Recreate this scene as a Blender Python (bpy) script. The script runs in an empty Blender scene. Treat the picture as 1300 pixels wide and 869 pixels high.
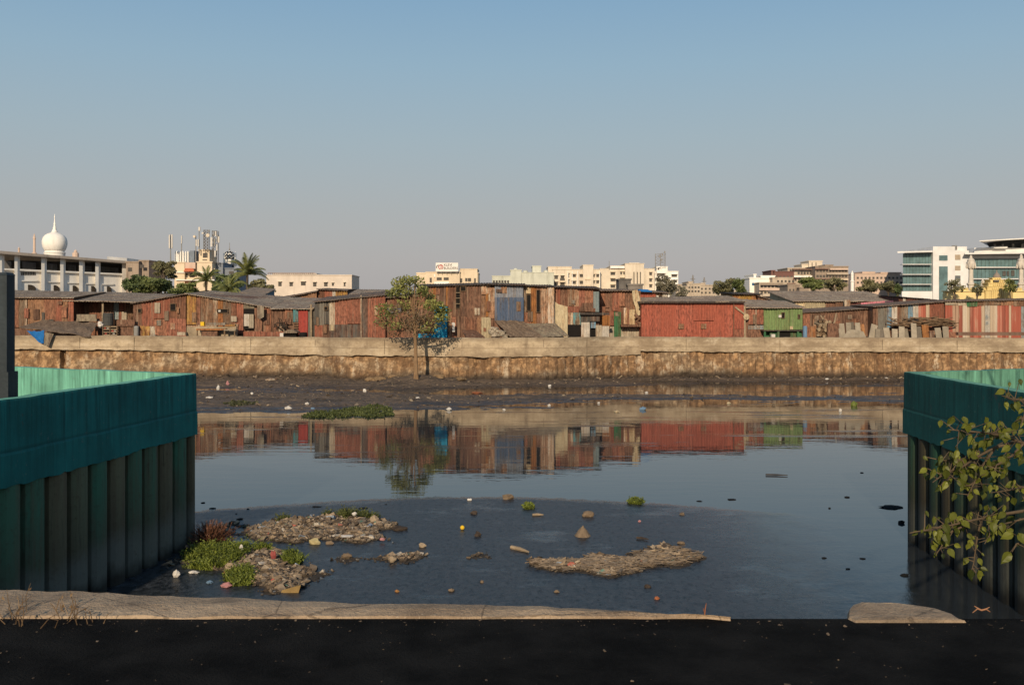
import bpy, bmesh, math, random
from mathutils import Vector, Matrix, noise as mnoise
R = math.radians
rnd = random.Random(7)
scene = bpy.context.scene
COL = scene.collection

# ------------------------------------------------------------------ camera model of the place (metres)
FPX, CX, HY, CAMZ = 1265.0, 650.0, 397.0, 5.0
# the far bank is not straight: its middle stretch bulges a few metres towards the near side
def bulge(px):
    def sm(a, b): t = max(0., min(1., (px-a)/(b-a))); return t*t*(3-2*t)
    return -3.3*sm(394, 452)*(1-sm(690, 806))
CUR = None                      # plan offset of the building at hand (None: read it from the plan curve)
def eff(d, px): return d + (CUR if CUR is not None else bulge(px)) if 73.5 <= d <= 97 else d
def Xr(px, d): return (px - CX) / FPX * d
def Zr(py, d): return CAMZ - (py - HY) / FPX * d
def X(px, d): return Xr(px, eff(d, px) if CUR is not None else d)
def Z(py, d): return Zr(py, eff(d, 0) if CUR is not None else d)
def P(px, py, d): d = eff(d, px); return Vector((Xr(px, d), d, Zr(py, d)))
def WD(py, z=0.0): return (CAMZ - z) * FPX / (py - HY)      # distance of a point lying at height z
def M(d): return d / FPX                                    # metres per photo pixel at distance d

# ------------------------------------------------------------------ node helpers
def new_mat(name):
    m = bpy.data.materials.new(name); m.use_nodes = True
    nt = m.node_tree; b = nt.nodes['Principled BSDF']
    b.inputs['Roughness'].default_value = 0.85
    b.inputs['Specular IOR Level'].default_value = 0.25
    return m, nt, b
class N:
    def __init__(s, nt): s.nt = nt
    def new(s, t, **k):
        n = s.nt.nodes.new(t)
        for a, v in k.items(): setattr(n, a, v)
        return n
    def link(s, a, b): s.nt.links.new(a, b)
    def val(s, sock, v):
        if hasattr(v, 'node'): s.link(v, sock)
        else: sock.default_value = v
    def pos(s): return s.new('ShaderNodeNewGeometry').outputs['Position']
    def nrm(s): return s.new('ShaderNodeNewGeometry').outputs['Normal']
    def scale(s, vec, sc, off=(0,0,0)):
        n = s.new('ShaderNodeMapping'); s.link(vec, n.inputs['Vector'])
        n.inputs['Scale'].default_value = sc; n.inputs['Location'].default_value = off; return n.outputs[0]
    def noise(s, vec, scale, detail=4, rough=0.6):
        n = s.new('ShaderNodeTexNoise'); s.link(vec, n.inputs['Vector'])
        n.inputs['Scale'].default_value = scale; n.inputs['Detail'].default_value = detail
        n.inputs['Roughness'].default_value = rough; return n.outputs['Fac']
    def math(s, op, a, b=0.0, c=0.0, clamp=False):
        n = s.new('ShaderNodeMath', operation=op); n.use_clamp = clamp
        s.val(n.inputs[0], a); s.val(n.inputs[1], b); s.val(n.inputs[2], c); return n.outputs[0]
    def mr(s, v, a, b, c=0.0, d=1.0, smooth=False):
        n = s.new('ShaderNodeMapRange'); s.val(n.inputs['Value'], v)
        if smooth: n.interpolation_type = 'SMOOTHSTEP'
        n.inputs['From Min'].default_value = a; n.inputs['From Max'].default_value = b
        n.inputs['To Min'].default_value = c; n.inputs['To Max'].default_value = d; return n.outputs[0]
    def mix(s, f, a, b, mode='MIX'):
        n = s.new('ShaderNodeMix', data_type='RGBA', blend_type=mode)
        s.val(n.inputs[0], f); s.val(n.inputs[6], c4(a)); s.val(n.inputs[7], c4(b)); return n.outputs[2]
    def tint(s):
        n = s.new('ShaderNodeAttribute'); n.attribute_name = 'tint'; return n.outputs['Fac']
    def sep(s, v):
        n = s.new('ShaderNodeSeparateXYZ'); s.link(v, n.inputs[0]); return n.outputs
    def bump(s, h, strength=0.3, dist=0.05):
        n = s.new('ShaderNodeBump'); s.link(h, n.inputs['Height'])
        n.inputs['Strength'].default_value = strength; n.inputs['Distance'].default_value = dist; return n.outputs[0]
def c4(c):
    if hasattr(c, 'node'): return c
    return tuple(c) + (1.0,) if len(c) == 3 else tuple(c)
def mul(c, k): return tuple(min(1, x * k) for x in c)

_cache = {}
def tin(name, base, rust=(.13, .045, .022), amount=.35, var=.5, pale=.36):
    """painted or bare sheet metal: vertical streaks of rust, blotches, grime; tint changes from sheet to sheet"""
    if name in _cache: return _cache[name]
    m, nt, b = new_mat(name); n = N(nt); p = n.pos(); t = n.tint()
    off = n.math('MULTIPLY', t, 37.0)
    cm = n.new('ShaderNodeCombineXYZ'); n.link(off, cm.inputs[0]); n.link(off, cm.inputs[2])
    va = n.new('ShaderNodeVectorMath', operation='ADD'); n.link(p, va.inputs[0]); n.link(cm.outputs[0], va.inputs[1]); q = va.outputs[0]
    streak = n.noise(n.scale(q, (5.5, 3, .28)), 1.0, 4, .65)
    blotch = n.noise(n.scale(q, (1.1, 1, .75)), 1.0, 5, .65)
    fine = n.noise(n.scale(q, (9, 9, 3.5)), 1.0, 3, .7)
    f = n.math('ADD', n.math('MULTIPLY', streak, .65), n.math('MULTIPLY', blotch, .55))
    f = n.math('ADD', f, n.math('MULTIPLY', t, .22))
    lo = .93 - amount * .75
    f = n.mr(f, lo - .09, lo + .13, 0, 1, True)
    cb = n.mix(n.mr(fine, .3, .7), mul(base, .72), mul(base, 1.18))
    cr = n.mix(n.mr(fine, .35, .65), mul(rust, .55), mul(rust, 1.55))
    c = n.mix(f, cb, cr)
    c = n.mix(1.0, c, n.mix(t, (1 - var*.75,)*3, (1 + var*.35,)*3), 'MULTIPLY')
    ps = n.noise(n.scale(q, (4.2, 3, .22), (11, 5, 2)), 1.0, 4, .7)
    c = n.mix(n.mr(ps, .56, .72, 0, pale), c, (.42, .32, .22))
    dk = n.mr(n.noise(n.scale(q, (3.2, 2, .4)), 1.0, 3), .54, .76, 0, .4)
    c = n.mix(dk, c, (.045, .03, .022))
    n.link(c, b.inputs['Base Color']); b.inputs['Roughness'].default_value = .78
    n.link(n.bump(fine, .35, .03), b.inputs['Normal'])
    _cache[name] = m; return m
def plain(name, base, dark=.6, sc=(1.2, 1.2, .5), spread=(.35, .7), rough=.9, bump=.2, fine=8., specular=.2):
    if name in _cache: return _cache[name]
    m, nt, b = new_mat(name); n = N(nt); p = n.pos(); t = n.tint()
    a = n.noise(n.scale(p, sc), 1.0, 5, .65); f = n.noise(p, fine, 3, .7)
    c = n.mix(n.mr(a, spread[0], spread[1]), mul(base, dark), mul(base, 1.1))
    c = n.mix(n.mr(f, .3, .75, 0, .4), c, mul(base, dark * .6))
    c = n.mix(1.0, c, n.mix(t, (.68,)*3, (1.25,)*3), 'MULTIPLY')
    n.link(c, b.inputs['Base Color']); b.inputs['Roughness'].default_value = rough
    b.inputs['Specular IOR Level'].default_value = specular
    n.link(n.bump(f, bump, .04), b.inputs['Normal'])
    _cache[name] = m; return m
def render_wall(name, base, stain=(.2, .16, .11), amt=.5, sc=.35):
    """plastered far building: rain streaks under ledges and patchy weathering"""
    if name in _cache: return _cache[name]
    m, nt, b = new_mat(name); n = N(nt); p = n.pos()
    s = n.noise(n.scale(p, (sc*2.2, sc*2.2, sc*.22)), 1.0, 5, .7); a = n.noise(n.scale(p, (sc, sc, sc)), .8, 4, .6)
    c = n.mix(n.mr(a, .3, .7), mul(base, .86), mul(base, 1.08))
    c = n.mix(n.mr(s, .52, .74, 0, amt), c, stain)
    n.link(c, b.inputs['Base Color']); b.inputs['Roughness'].default_value = .9
    _cache[name] = m; return m
def leafm(name, dark, light, trans=.25, rough=.55):
    if name in _cache: return _cache[name]
    m, nt, b = new_mat(name); n = N(nt); t = n.tint()
    f = n.noise(n.pos(), 2.5, 2)
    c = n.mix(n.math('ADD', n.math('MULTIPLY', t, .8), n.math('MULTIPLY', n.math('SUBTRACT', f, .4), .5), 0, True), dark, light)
    n.link(c, b.inputs['Base Color']); b.inputs['Roughness'].default_value = rough
    tr = n.new('ShaderNodeBsdfTranslucent'); n.link(n.mix(.5, c, light), tr.inputs[0])
    mx = n.new('ShaderNodeMixShader'); mx.inputs[0].default_value = trans
    n.link(b.outputs[0], mx.inputs[1]); n.link(tr.outputs[0], mx.inputs[2])
    n.link(mx.outputs[0], nt.nodes['Material Output'].inputs[0])
    _cache[name] = m; return m
def glassm(name, base, rough=.12):
    if name in _cache: return _cache[name]
    m, nt, b = new_mat(name); n = N(nt); p = n.pos()
    f = n.noise(n.scale(p, (.5, .5, .5)), 1.0, 3)
    n.link(n.mix(n.mr(f, .3, .7), mul(base, .7), mul(base, 1.3)), b.inputs['Base Color'])
    b.inputs['Roughness'].default_value = rough; b.inputs['Specular IOR Level'].default_value = .5
    _cache[name] = m; return m

# ------------------------------------------------------------------ mesh builder
class MB:
    def __init__(s): s.v = []; s.f = []; s.t = []; s.c = .5
    def add(s, vs, fs):
        o = len(s.v); s.v += [tuple(v) for v in vs]; s.t += [s.c] * len(vs)
        s.f += [tuple(i + o for i in f) for f in fs]; return s
    def hexa(s, p):   # 4 bottom (ccw) + 4 top
        return s.add(p, [(0,3,2,1),(4,5,6,7),(0,1,5,4),(1,2,6,5),(2,3,7,6),(3,0,4,7)])
    def box(s, x0, x1, y0, y1, z0, z1):
        return s.hexa([(x0,y0,z0),(x1,y0,z0),(x1,y1,z0),(x0,y1,z0),(x0,y0,z1),(x1,y0,z1),(x1,y1,z1),(x0,y1,z1)])
    def pbox(s, px0, px1, py0, py1, d, dep):   # py0 top, py1 bottom
        d = eff(d, (px0+px1)/2); return s.box(Xr(px0,d), Xr(px1,d), d, d+dep, Zr(py1,d), Zr(py0,d))
    def poly(s, pts, d, dep):  # front polygon of (px,py) at distance d, extruded by dep
        n = len(pts); d = eff(d, sum(q[0] for q in pts)/n); a = [Vector((Xr(x,d),d,Zr(y,d))) for x,y in pts]; b = [v + Vector((0,dep,0)) for v in a]
        return s.add(a+b, [tuple(range(n)), tuple(range(2*n-1,n-1,-1))] + [(i,(i+1)%n,n+(i+1)%n,n+i) for i in range(n)])
    def rotbox(s, c, size, rx=0, ry=0, rz=0):
        m = Matrix.Rotation(rz,3,'Z') @ Matrix.Rotation(ry,3,'Y') @ Matrix.Rotation(rx,3,'X'); h = Vector(size)/2; c = Vector(c)
        return s.hexa([c + m @ Vector((sx*h.x,sy*h.y,sz*h.z)) for sz in (-1,1) for sx,sy in ((-1,-1),(1,-1),(1,1),(-1,1))])
    def path(s, pts, rad, n=6):
        pts = [Vector(p) for p in pts]; vs = []; fs = []
        for i, p in enumerate(pts):
            d = (pts[min(i+1,len(pts)-1)] - pts[max(i-1,0)]).normalized()
            u = d.cross(Vector((0,0,1)) if abs(d.z) < .9 else Vector((1,0,0))).normalized(); w = d.cross(u)
            r = rad[i] if isinstance(rad, (list,tuple)) else rad
            vs += [p + (u*math.cos(2*math.pi*k/n) + w*math.sin(2*math.pi*k/n))*r for k in range(n)]
        for i in range(len(pts)-1):
            for k in range(n): fs.append((i*n+k, i*n+(k+1)%n, (i+1)*n+(k+1)%n, (i+1)*n+k))
        fs += [tuple(range(n-1,-1,-1)), tuple(range(len(vs)-n, len(vs)))]
        return s.add(vs, fs)
    def lathe(s, cx, cy, prof, n=16, wob=0):
        vs = []; fs = []
        for r, z in prof:
            for k in range(n):
                a = 2*math.pi*k/n; rr = r*(1 + wob*(k%2))
                vs.append((cx+rr*math.cos(a), cy+rr*math.sin(a), z))
        for i in range(len(prof)-1):
            for k in range(n): fs.append((i*n+k, i*n+(k+1)%n, (i+1)*n+(k+1)%n, (i+1)*n+k))
        fs += [tuple(range(n-1,-1,-1)), tuple(range(len(vs)-n, len(vs)))]
        return s.add(vs, fs)
    def rock(s, c, r, seed=0, sub=2):
        bm = bmesh.new(); bmesh.ops.create_icosphere(bm, subdivisions=sub, radius=1)
        vs = []
        for v in bm.verts:
            k = 1 + .55*mnoise.noise(v.co*1.3 + Vector((seed*3.7, seed, 0))) + .2*mnoise.noise(v.co*3 + Vector((0,seed,0)))
            vs.append(Vector((v.co.x*r[0], v.co.y*r[1], v.co.z*r[2]))*k + Vector(c))
        fs = [[x.index for x in f.verts] for f in bm.faces]; bm.free()
        return s.add(vs, fs)
    def chip(s, c, r, flat=.28):
        """angular fragment: random hexahedron"""
        m = Matrix.Rotation(rnd.uniform(0,6.3),3,'Z') @ Matrix.Rotation(rnd.uniform(-.6,.6),3,'X') @ Matrix.Rotation(rnd.uniform(-.6,.6),3,'Y')
        a, b, h = r*rnd.uniform(.6,1.6), r*rnd.uniform(.4,1), r*flat*rnd.uniform(.5,1.6)
        vs = []
        for sz in (-1,1):
            for sx,sy in ((-1,-1),(1,-1),(1,1),(-1,1)):
                vs.append(Vector(c) + m @ Vector((sx*a*rnd.uniform(.5,1.1), sy*b*rnd.uniform(.5,1.1), sz*h*rnd.uniform(.6,1.1))))
        return s.hexa(vs)
    def leaf(s, c, size, rng, up=.3):
        d = Vector((rng.gauss(0,1), rng.gauss(0,1), rng.gauss(0,1)+up)).normalized()
        u = d.cross(Vector((rng.gauss(0,1), rng.gauss(0,1), rng.gauss(0,1)))).normalized(); w = d.cross(u)
        a = size*rng.uniform(.7,1.3); b = a*rng.uniform(.4,.65); c = Vector(c)
        return s.add([c-u*a*.5, c+w*b*.5, c+u*a*.5, c-w*b*.5], [(0,1,2,3)])
    def mesh(s, name, org, recalc=True):
        me = bpy.data.meshes.new(name)
        me.from_pydata([(v[0]-org[0], v[1]-org[1], v[2]-org[2]) for v in s.v], [], s.f)
        a = me.attributes.new('tint', 'FLOAT', 'POINT'); a.data.foreach_set('value', s.t)
        if recalc:
            bm = bmesh.new(); bm.from_mesh(me); bmesh.ops.recalc_face_normals(bm, faces=bm.faces); bm.to_mesh(me); bm.free()
        return me
    def build(s, name, mat, root=None, smooth=False, recalc=True, label=None):
        if root is not None:
            org = world_loc(root)
        else:
            xs = [v[0] for v in s.v]; ys = [v[1] for v in s.v]; zs = [v[2] for v in s.v]
            org = Vector(((min(xs)+max(xs))/2, (min(ys)+max(ys))/2, min(zs)))
        me = s.mesh(name, org, recalc); me.materials.append(mat)
        if smooth: me.polygons.foreach_set('use_smooth', [True]*len(me.polygons))
        o = bpy.data.objects.new(name, me); COL.objects.link(o)
        if root is not None: o.parent = root
        else: o.location = org
        if label: o['label'] = label
        return o
def world_loc(o):
    v = Vector(o.location)
    while o.parent is not None: o = o.parent; v += Vector(o.location)
    return v
def tag(o, label, cat, group=None):
    o['label'] = label; o['category'] = cat
    if group: o['group'] = group
    return o
def thing(name, label, cat, loc, group=None):
    o = bpy.data.objects.new(name, None); o.empty_display_size = .3; COL.objects.link(o); o.location = loc
    return tag(o, label, cat, group)
def solo(mb, name, mat, label, cat, group=None, smooth=False, recalc=True):
    return tag(mb.build(name, mat, None, smooth, recalc), label, cat, group)
def structure(o): o['kind'] = 'structure'; return o
def fbm(x, y, z=0, o=4):
    return mnoise.fractal(Vector((x, y, z)), 1.0, 2.0, o)

# ------------------------------------------------------------------ materials
RUST = tin('rusted_sheet', (.33, .15, .085), (.19, .085, .05), .45, .75, .4)
RUSTR = tin('red_oxide_sheet', (.33, .115, .068), (.20, .08, .05), .4, .5, .35)
REDS = tin('red_painted_sheet', (.34, .092, .056), (.24, .07, .045), .3, .2, .12)
BRN = tin('brown_sheet', (.26, .145, .092), (.14, .072, .045), .45, .7, .5)
BRNG = tin('brown_grey_sheet', (.27, .20, .14), (.19, .10, .055), .45, .6, .5)
GREY = tin('grey_sheet', (.22, .20, .165), (.15, .10, .065), .3)
DGREY = tin('dark_grey_sheet', (.105, .095, .082), (.09, .05, .035), .3)
PALE = tin('pale_sheet', (.46, .39, .29), (.22, .12, .07), .3)
CREAM = tin('cream_sheet', (.50, .41, .26), (.3, .19, .1), .22)
WHITE = tin('whitewashed_sheet', (.56, .50, .42), (.3, .18, .1), .25)
BLUEG = tin('blue_grey_sheet', (.22, .27, .27), (.16, .11, .08), .2)
BLUE = tin('faded_blue_sheet', (.13, .23, .30), (.14, .1, .08), .22)
TEALS = tin('turquoise_sheet', (.07, .22, .24), (.12, .08, .05), .25)
DOORB = tin('bright_blue_paint', (.012, .25, .42), (.02, .16, .26), .12, .15)
YEL = tin('yellow_sheet', (.42, .25, .06), (.22, .1, .04), .35)
ORG = tin('orange_board', (.36, .15, .045), (.2, .08, .03), .35)
GRN = tin('green_painted_sheet', (.165, .235, .09), (.14, .13, .05), .25, .3)
DGRN = tin('dark_green_sheet', (.035, .13, .055), (.06, .06, .03), .2)
PINK = tin('pink_tarpaulin', (.5, .16, .2), (.42, .2, .2), .2, .2)
PURP = tin('purple_cloth', (.13, .06, .1), (.1, .05, .06), .2)
MAROON = tin('maroon_sheet', (.14, .045, .042), (.09, .04, .03), .4)
REDD = tin('red_door_paint', (.30, .045, .035), (.15, .04, .03), .2, .2)
def stripe_mat():
    m, nt, b = new_mat('striped_faded_sheet'); n = N(nt); t = n.tint(); p = n.pos()
    r = n.new('ShaderNodeValToRGB'); n.link(t, r.inputs[0]); cr = r.color_ramp; cr.interpolation = 'CONSTANT'
    cr.elements[0].color = (.30,.085,.055,1); cr.elements[1].position = .62; cr.elements[1].color = (.40,.31,.22,1)
    for q, c in ((.3,(.36,.12,.08)),(.5,(.24,.075,.05)),(.8,(.34,.22,.15)),(.9,(.46,.38,.29))): e = cr.elements.new(q); e.color = c4(c)
    st = n.noise(n.scale(p, (5, 3, .3)), 1.0, 4, .7)
    c = n.mix(n.mr(st, .55, .7, 0, .7), r.outputs[0], (.40,.3,.21)); c = n.mix(n.mr(st, .45, .3, 0, .6), c, (.14,.07,.045))
    n.link(c, b.inputs['Base Color']); return m
STRIPE = stripe_mat()
DARK = plain('dark_opening', (.012, .010, .009), .8)
ROOFG = tin('asbestos_roof', (.44, .35, .255), (.22, .165, .12), .38, .35, .2)
ROOFB = tin('brown_roof', (.25, .19, .14), (.13, .09, .065), .4)
ROOFD = tin('black_roof_sheet', (.05, .044, .04), (.06, .04, .03), .3)
TARPB = tin('brown_tarpaulin', (.20, .145, .10), (.13, .09, .06), .35, .25)
TARPC = tin('beige_cloth', (.24, .2, .14), (.15, .11, .08), .3)
TARPBLUE = plain('blue_tarpaulin', (.02, .15, .42), .7)
TARPDB = tin('slate_blue_tarpaulin', (.07, .10, .16), (.09, .08, .08), .25, .2)
TARPL = tin('pale_blue_tarpaulin', (.2, .22, .26), (.16, .13, .11), .3, .2)
WOOD = plain('weathered_wood', (.23, .15, .09), .5, (3, 3, 3))
WOODL = plain('pale_wood', (.38, .29, .19), .6, (3, 3, 3))
BARK = plain('bark', (.20, .12, .065), .5, (3, 3, 1))
BARKG = plain('grey_bark', (.13, .10, .075), .5, (3, 3, 1))
STONE = plain('stone_slab', (.33, .28, .21), .7, (1.5, 1.5, 1.5))
STONED = plain('dark_stone_slab', (.19, .16, .125), .7, (1.5, 1.5, 1.5))
ROCK = plain('rubble_rock', (.26, .19, .125), .45, (2.2, 2.2, 2.2))
ROCKD = plain('wet_dark_rock', (.07, .052, .04), .45, (2.2, 2.2, 2.2))
DRUM = plain('dark_drum_plastic', (.075, .075, .07), .7)
WHITEP = plain('white_plastic', (.62, .58, .52), .8)
BLACKP = plain('black_debris', (.012, .012, .012), .7)
YELP = plain('yellow_plastic', (.7, .45, .03), .8)
REDP = plain('red_plastic', (.36, .09, .08), .7)
PINKP = plain('pink_plastic', (.46, .22, .22), .7)
ORGP = plain('orange_plastic', (.36, .13, .06), .7)
BLUEP = plain('blue_plastic', (.16, .26, .38), .7)
STEEL = plain('shaded_blue_grey_steel', (.038, .052, .06), .6, (2, 2, .6), rough=.6)  # the post's shade is put into this dark steel colour
METAL = plain('galvanised_metal', (.3, .29, .27), .7)
def ledge_mat():
    m, nt, b = new_mat('worn_concrete'); n = N(nt); p = n.pos()
    a = n.noise(n.scale(p, (2.2, 2.2, 2.2)), 1.0, 6, .7); f = n.noise(p, 26, 4, .75); g = n.noise(p, 75, 2, .6)
    c = n.mix(n.mr(a, .36, .64), (.22, .155, .10), (.40, .295, .195))
    c = n.mix(n.mr(f, .55, .72, 0, .6), c, (.13, .095, .065)); c = n.mix(n.mr(g, .60, .72, 0, .6), c, (.46, .37, .27))
    st = n.noise(n.scale(p, (1.1, 3, 3), (3, 3, 0)), 1.0, 5, .7); c = n.mix(n.mr(st, .56, .68, 0, .7), c, (.11, .085, .062))
    v = n.new('ShaderNodeTexVoronoi', feature='DISTANCE_TO_EDGE'); n.link(n.scale(p, (.9, .9, .9)), v.inputs['Vector']); v.inputs['Scale'].default_value = 1.0
    w = n.math('ADD', v.outputs['Distance'], n.math('MULTIPLY', n.math('SUBTRACT', f, .5), .03)); c = n.mix(n.mr(w, .002, .006, .6, 0), c, (.06, .045, .033))
    n.link(c, b.inputs['Base Color']); b.inputs['Roughness'].default_value = .95
    n.link(n.bump(n.math('ADD', f, n.math('MULTIPLY', g, .4)), .9, .02), b.inputs['Normal']); return m
CONC = ledge_mat()

def concrete_band():
    m, nt, b = new_mat('bank_concrete'); n = N(nt); p = n.pos()
    a = n.noise(n.scale(p, (.35, .35, .9)), 1.0, 5, .6); f = n.noise(p, 5.5, 4, .7)
    st = n.noise(n.scale(p, (2.4, 2, .25)), 1.0, 4, .7)
    bl = n.noise(n.scale(p, (.9, .9, 1.6), (5, 2, 7)), 1.0, 6, .75)
    c = n.mix(n.mr(a, .36, .64), (.26, .195, .128), (.465, .37, .25))
    c = n.mix(n.mr(bl, .5, .66, 0, .75), c, (.19, .14, .092)); c = n.mix(n.mr(bl, .46, .34, 0, .6), c, (.53, .445, .33))
    c = n.mix(n.mr(f, .5, .8, 0, .55), c, (.2, .145, .095))
    c = n.mix(n.mr(st, .56, .75, 0, .6), c, (.15, .11, .075))
    z = n.sep(p)[2]
    c = n.mix(n.mr(n.math('ADD', z, n.math('MULTIPLY', a, .5)), 3.36, 3.16, .35, 0), c, (.1, .08, .06))
    # board lift line half way down the pour
    ln = n.mr(n.math('ABSOLUTE', n.math('SUBTRACT', n.math('ADD', z, n.math('MULTIPLY', a, .1)), 2.52)), 0, .05, .55, 0)
    c = n.mix(ln, c, (.17, .125, .08))
    n.link(c, b.inputs['Base Color']); n.link(n.bump(f, .5, .06), b.inputs['Normal']); b.inputs['Roughness'].default_value = .92
    return m
def earth_base():
    m, nt, b = new_mat('laterite_base'); n = N(nt); p = n.pos()
    st = n.noise(n.scale(p, (1.7, 1, .45)), 1.0, 5, .7); a = n.noise(n.scale(p, (.28, .3, .6)), 1.0, 5, .65); f = n.noise(p, 2.4, 6, .72)
    c = n.mix(n.mr(st, .36, .60), (.21, .115, .058), (.48, .30, .155))
    st2 = n.noise(n.scale(p, (.9, 1, .12), (3, 1, 9)), 1.0, 4, .65); c = n.mix(n.mr(st2, .56, .66, 0, .7), c, (.12, .065, .035))
    c = n.mix(n.mr(a, .48, .64, 0, .8), c, (.49, .385, .255))
    c = n.mix(n.mr(f, .46, .62, .75, 0), c, (.10, .058, .032))
    fl = n.noise(n.scale(p, (1.2, 1, .6), (7, 0, 3)), 1.0, 5, .75)
    c = n.mix(n.mr(fl, .56, .68, 0, .85), c, (.56, .46, .33))
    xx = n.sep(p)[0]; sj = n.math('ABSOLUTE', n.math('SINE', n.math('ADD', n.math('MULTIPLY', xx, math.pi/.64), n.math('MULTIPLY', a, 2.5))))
    c = n.mix(n.math('MULTIPLY', n.mr(sj, .0, .34, .8, 0), n.math('MULTIPLY', n.mr(xx, -16, 4), n.mr(st, .3, .6, .3, 1))), c, (.10,.058,.032))  # shade between the ribs painted in as dark seams
    z = n.sep(p)[2]
    wet = n.mr(n.math('ADD', z, n.math('MULTIPLY', a, -1.0)), -.35, .45, 1, 0, True)
    c = n.mix(wet, c, (.045, .033, .024))
    n.link(c, b.inputs['Base Color']); n.link(n.bump(f, .9, .14), b.inputs['Normal']); b.inputs['Roughness'].default_value = .95
    return m
def parapet_lit_shade(name, outer, rim):
    m, nt, b = new_mat(name); n = N(nt); p = n.pos()
    st = n.noise(n.scale(p, (6.5, 6.5, .30)), 1.0, 5, .75); a = n.noise(n.scale(p, (.8, .8, .8)), 1.0, 5, .65); f = n.noise(p, 9, 4, .7)
    c = n.mix(n.mr(a, .3, .7), mul(outer, .7), mul(outer, 1.2))
    c = n.mix(n.math('MULTIPLY', n.mr(st, .45, .66, 0, .8), n.mr(n.sep(p)[2], 2.5, 3.3, .35, 1)), c, mul(outer, .28))
    c = n.mix(n.mr(n.noise(n.scale(p, (7, 7, .5)), 1.0, 3, .7), .6, .75, 0, .5), c, mul(outer, 1.9))
    c = n.mix(n.mr(f, .62, .74, 0, .6), c, (.13, .16, .135))
    pe = n.noise(n.scale(p, (1.7, 1.7, 1.1), (4, 4, 4)), 1.0, 6, .75); c = n.mix(n.mr(pe, .62, .68, 0, .8), c, (.055, .06, .05))
    r = n.mix(n.mr(st, .5, .7, 0, .6), n.mix(n.mr(a, .35, .65), mul(rim, .78), mul(rim, 1.15)), mul(rim, .45))
    r = n.mix(n.mr(f, .66, .78, 0, .6), r, (.25, .22, .17))
    nz = n.sep(n.nrm())[2]
    c = n.mix(n.math('MULTIPLY', n.mr(nz, .4, .6), n.math('GREATER_THAN', n.sep(p)[2], 3.5)), c, r)  # top edge takes the paint's sunlit tone, river faces its shaded tone
    c = n.mix(n.mr(n.math('ABSOLUTE', n.math('SUBTRACT', n.sep(p)[2], 2.90)), .0, .05, .55, 0), c, mul(outer, .35))
    n.link(c, b.inputs['Base Color']); b.inputs['Roughness'].default_value = .8
    n.link(n.bump(f, .3, .015), b.inputs['Normal']); return m
def piling(k=1.0):
    m, nt, b = new_mat('sheet_piling_paint_shade_%d' % int(k*10)); n = N(nt); p = n.pos(); t = n.tint()
    st = n.noise(n.scale(p, (3.5, 3.5, .3)), 1.0, 5, .7); a = n.noise(n.scale(p, (1, 1, .6)), 1.0, 4); f = n.noise(p, 11, 3)
    z = n.sep(p)[2]
    c = n.mix(t, (.045, .14, .085), (.14, .125, .07))
    c = n.mix(n.mr(st, .45, .7), c, (.10, .072, .042))
    c = n.mix(n.mr(n.noise(n.scale(p, (9, 9, .6)), 1.0, 3, .7), .58, .72, 0, .7), c, (.025, .022, .015))
    zz = n.math('ADD', z, n.math('MULTIPLY', n.math('SUBTRACT', a, .5), .9))
    c = n.mix(n.mr(zz, 1.9, .9, 0, .6), c, (.07, .062, .042))
    c = n.mix(n.mr(zz, 1.0, .6, 0, .85), c, (.13, .135, .115))
    c = n.mix(n.mr(zz, .3, .05, 0, .9), c, (.016, .015, .012))
    c = n.mix(n.mr(f, .55, .75, 0, .4), c, (.05, .03, .017))
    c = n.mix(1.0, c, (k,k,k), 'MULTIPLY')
    n.link(c, b.inputs['Base Color']); b.inputs['Roughness'].default_value = .7; n.link(n.bump(f, .3, .02), b.inputs['Normal']); return m
def mudm():
    m, nt, b = new_mat('wet_mud'); n = N(nt); p = n.pos()
    a = n.noise(n.scale(p, (.35, 1.0, 1)), 1.0, 5, .7); f = n.noise(n.scale(p, (2.2, 4.5, 3)), 1.0, 5, .8); v = n.noise(n.scale(p, (5, 8, 4)), 1.0, 2, .6)
    z = n.sep(p)[2]
    c = n.mix(n.mr(a, .35, .65), (.034, .026, .020), (.105, .074, .050))
    c = n.mix(n.mr(f, .48, .64, 0, .8), c, (.19, .13, .082))
    c = n.mix(n.mr(v, .66, .72, 0, .7), c, (.3, .23, .16))
    c = n.mix(n.mr(z, .0, .07, .8, 0), c, (.013, .013, .014))
    n.link(c, b.inputs['Base Color'])
    n.link(n.mr(z, .0, .10, .28, .9), b.inputs['Roughness']); b.inputs['Specular IOR Level'].default_value = .4
    n.link(n.bump(f, .8, .08), b.inputs['Normal']); return m
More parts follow.
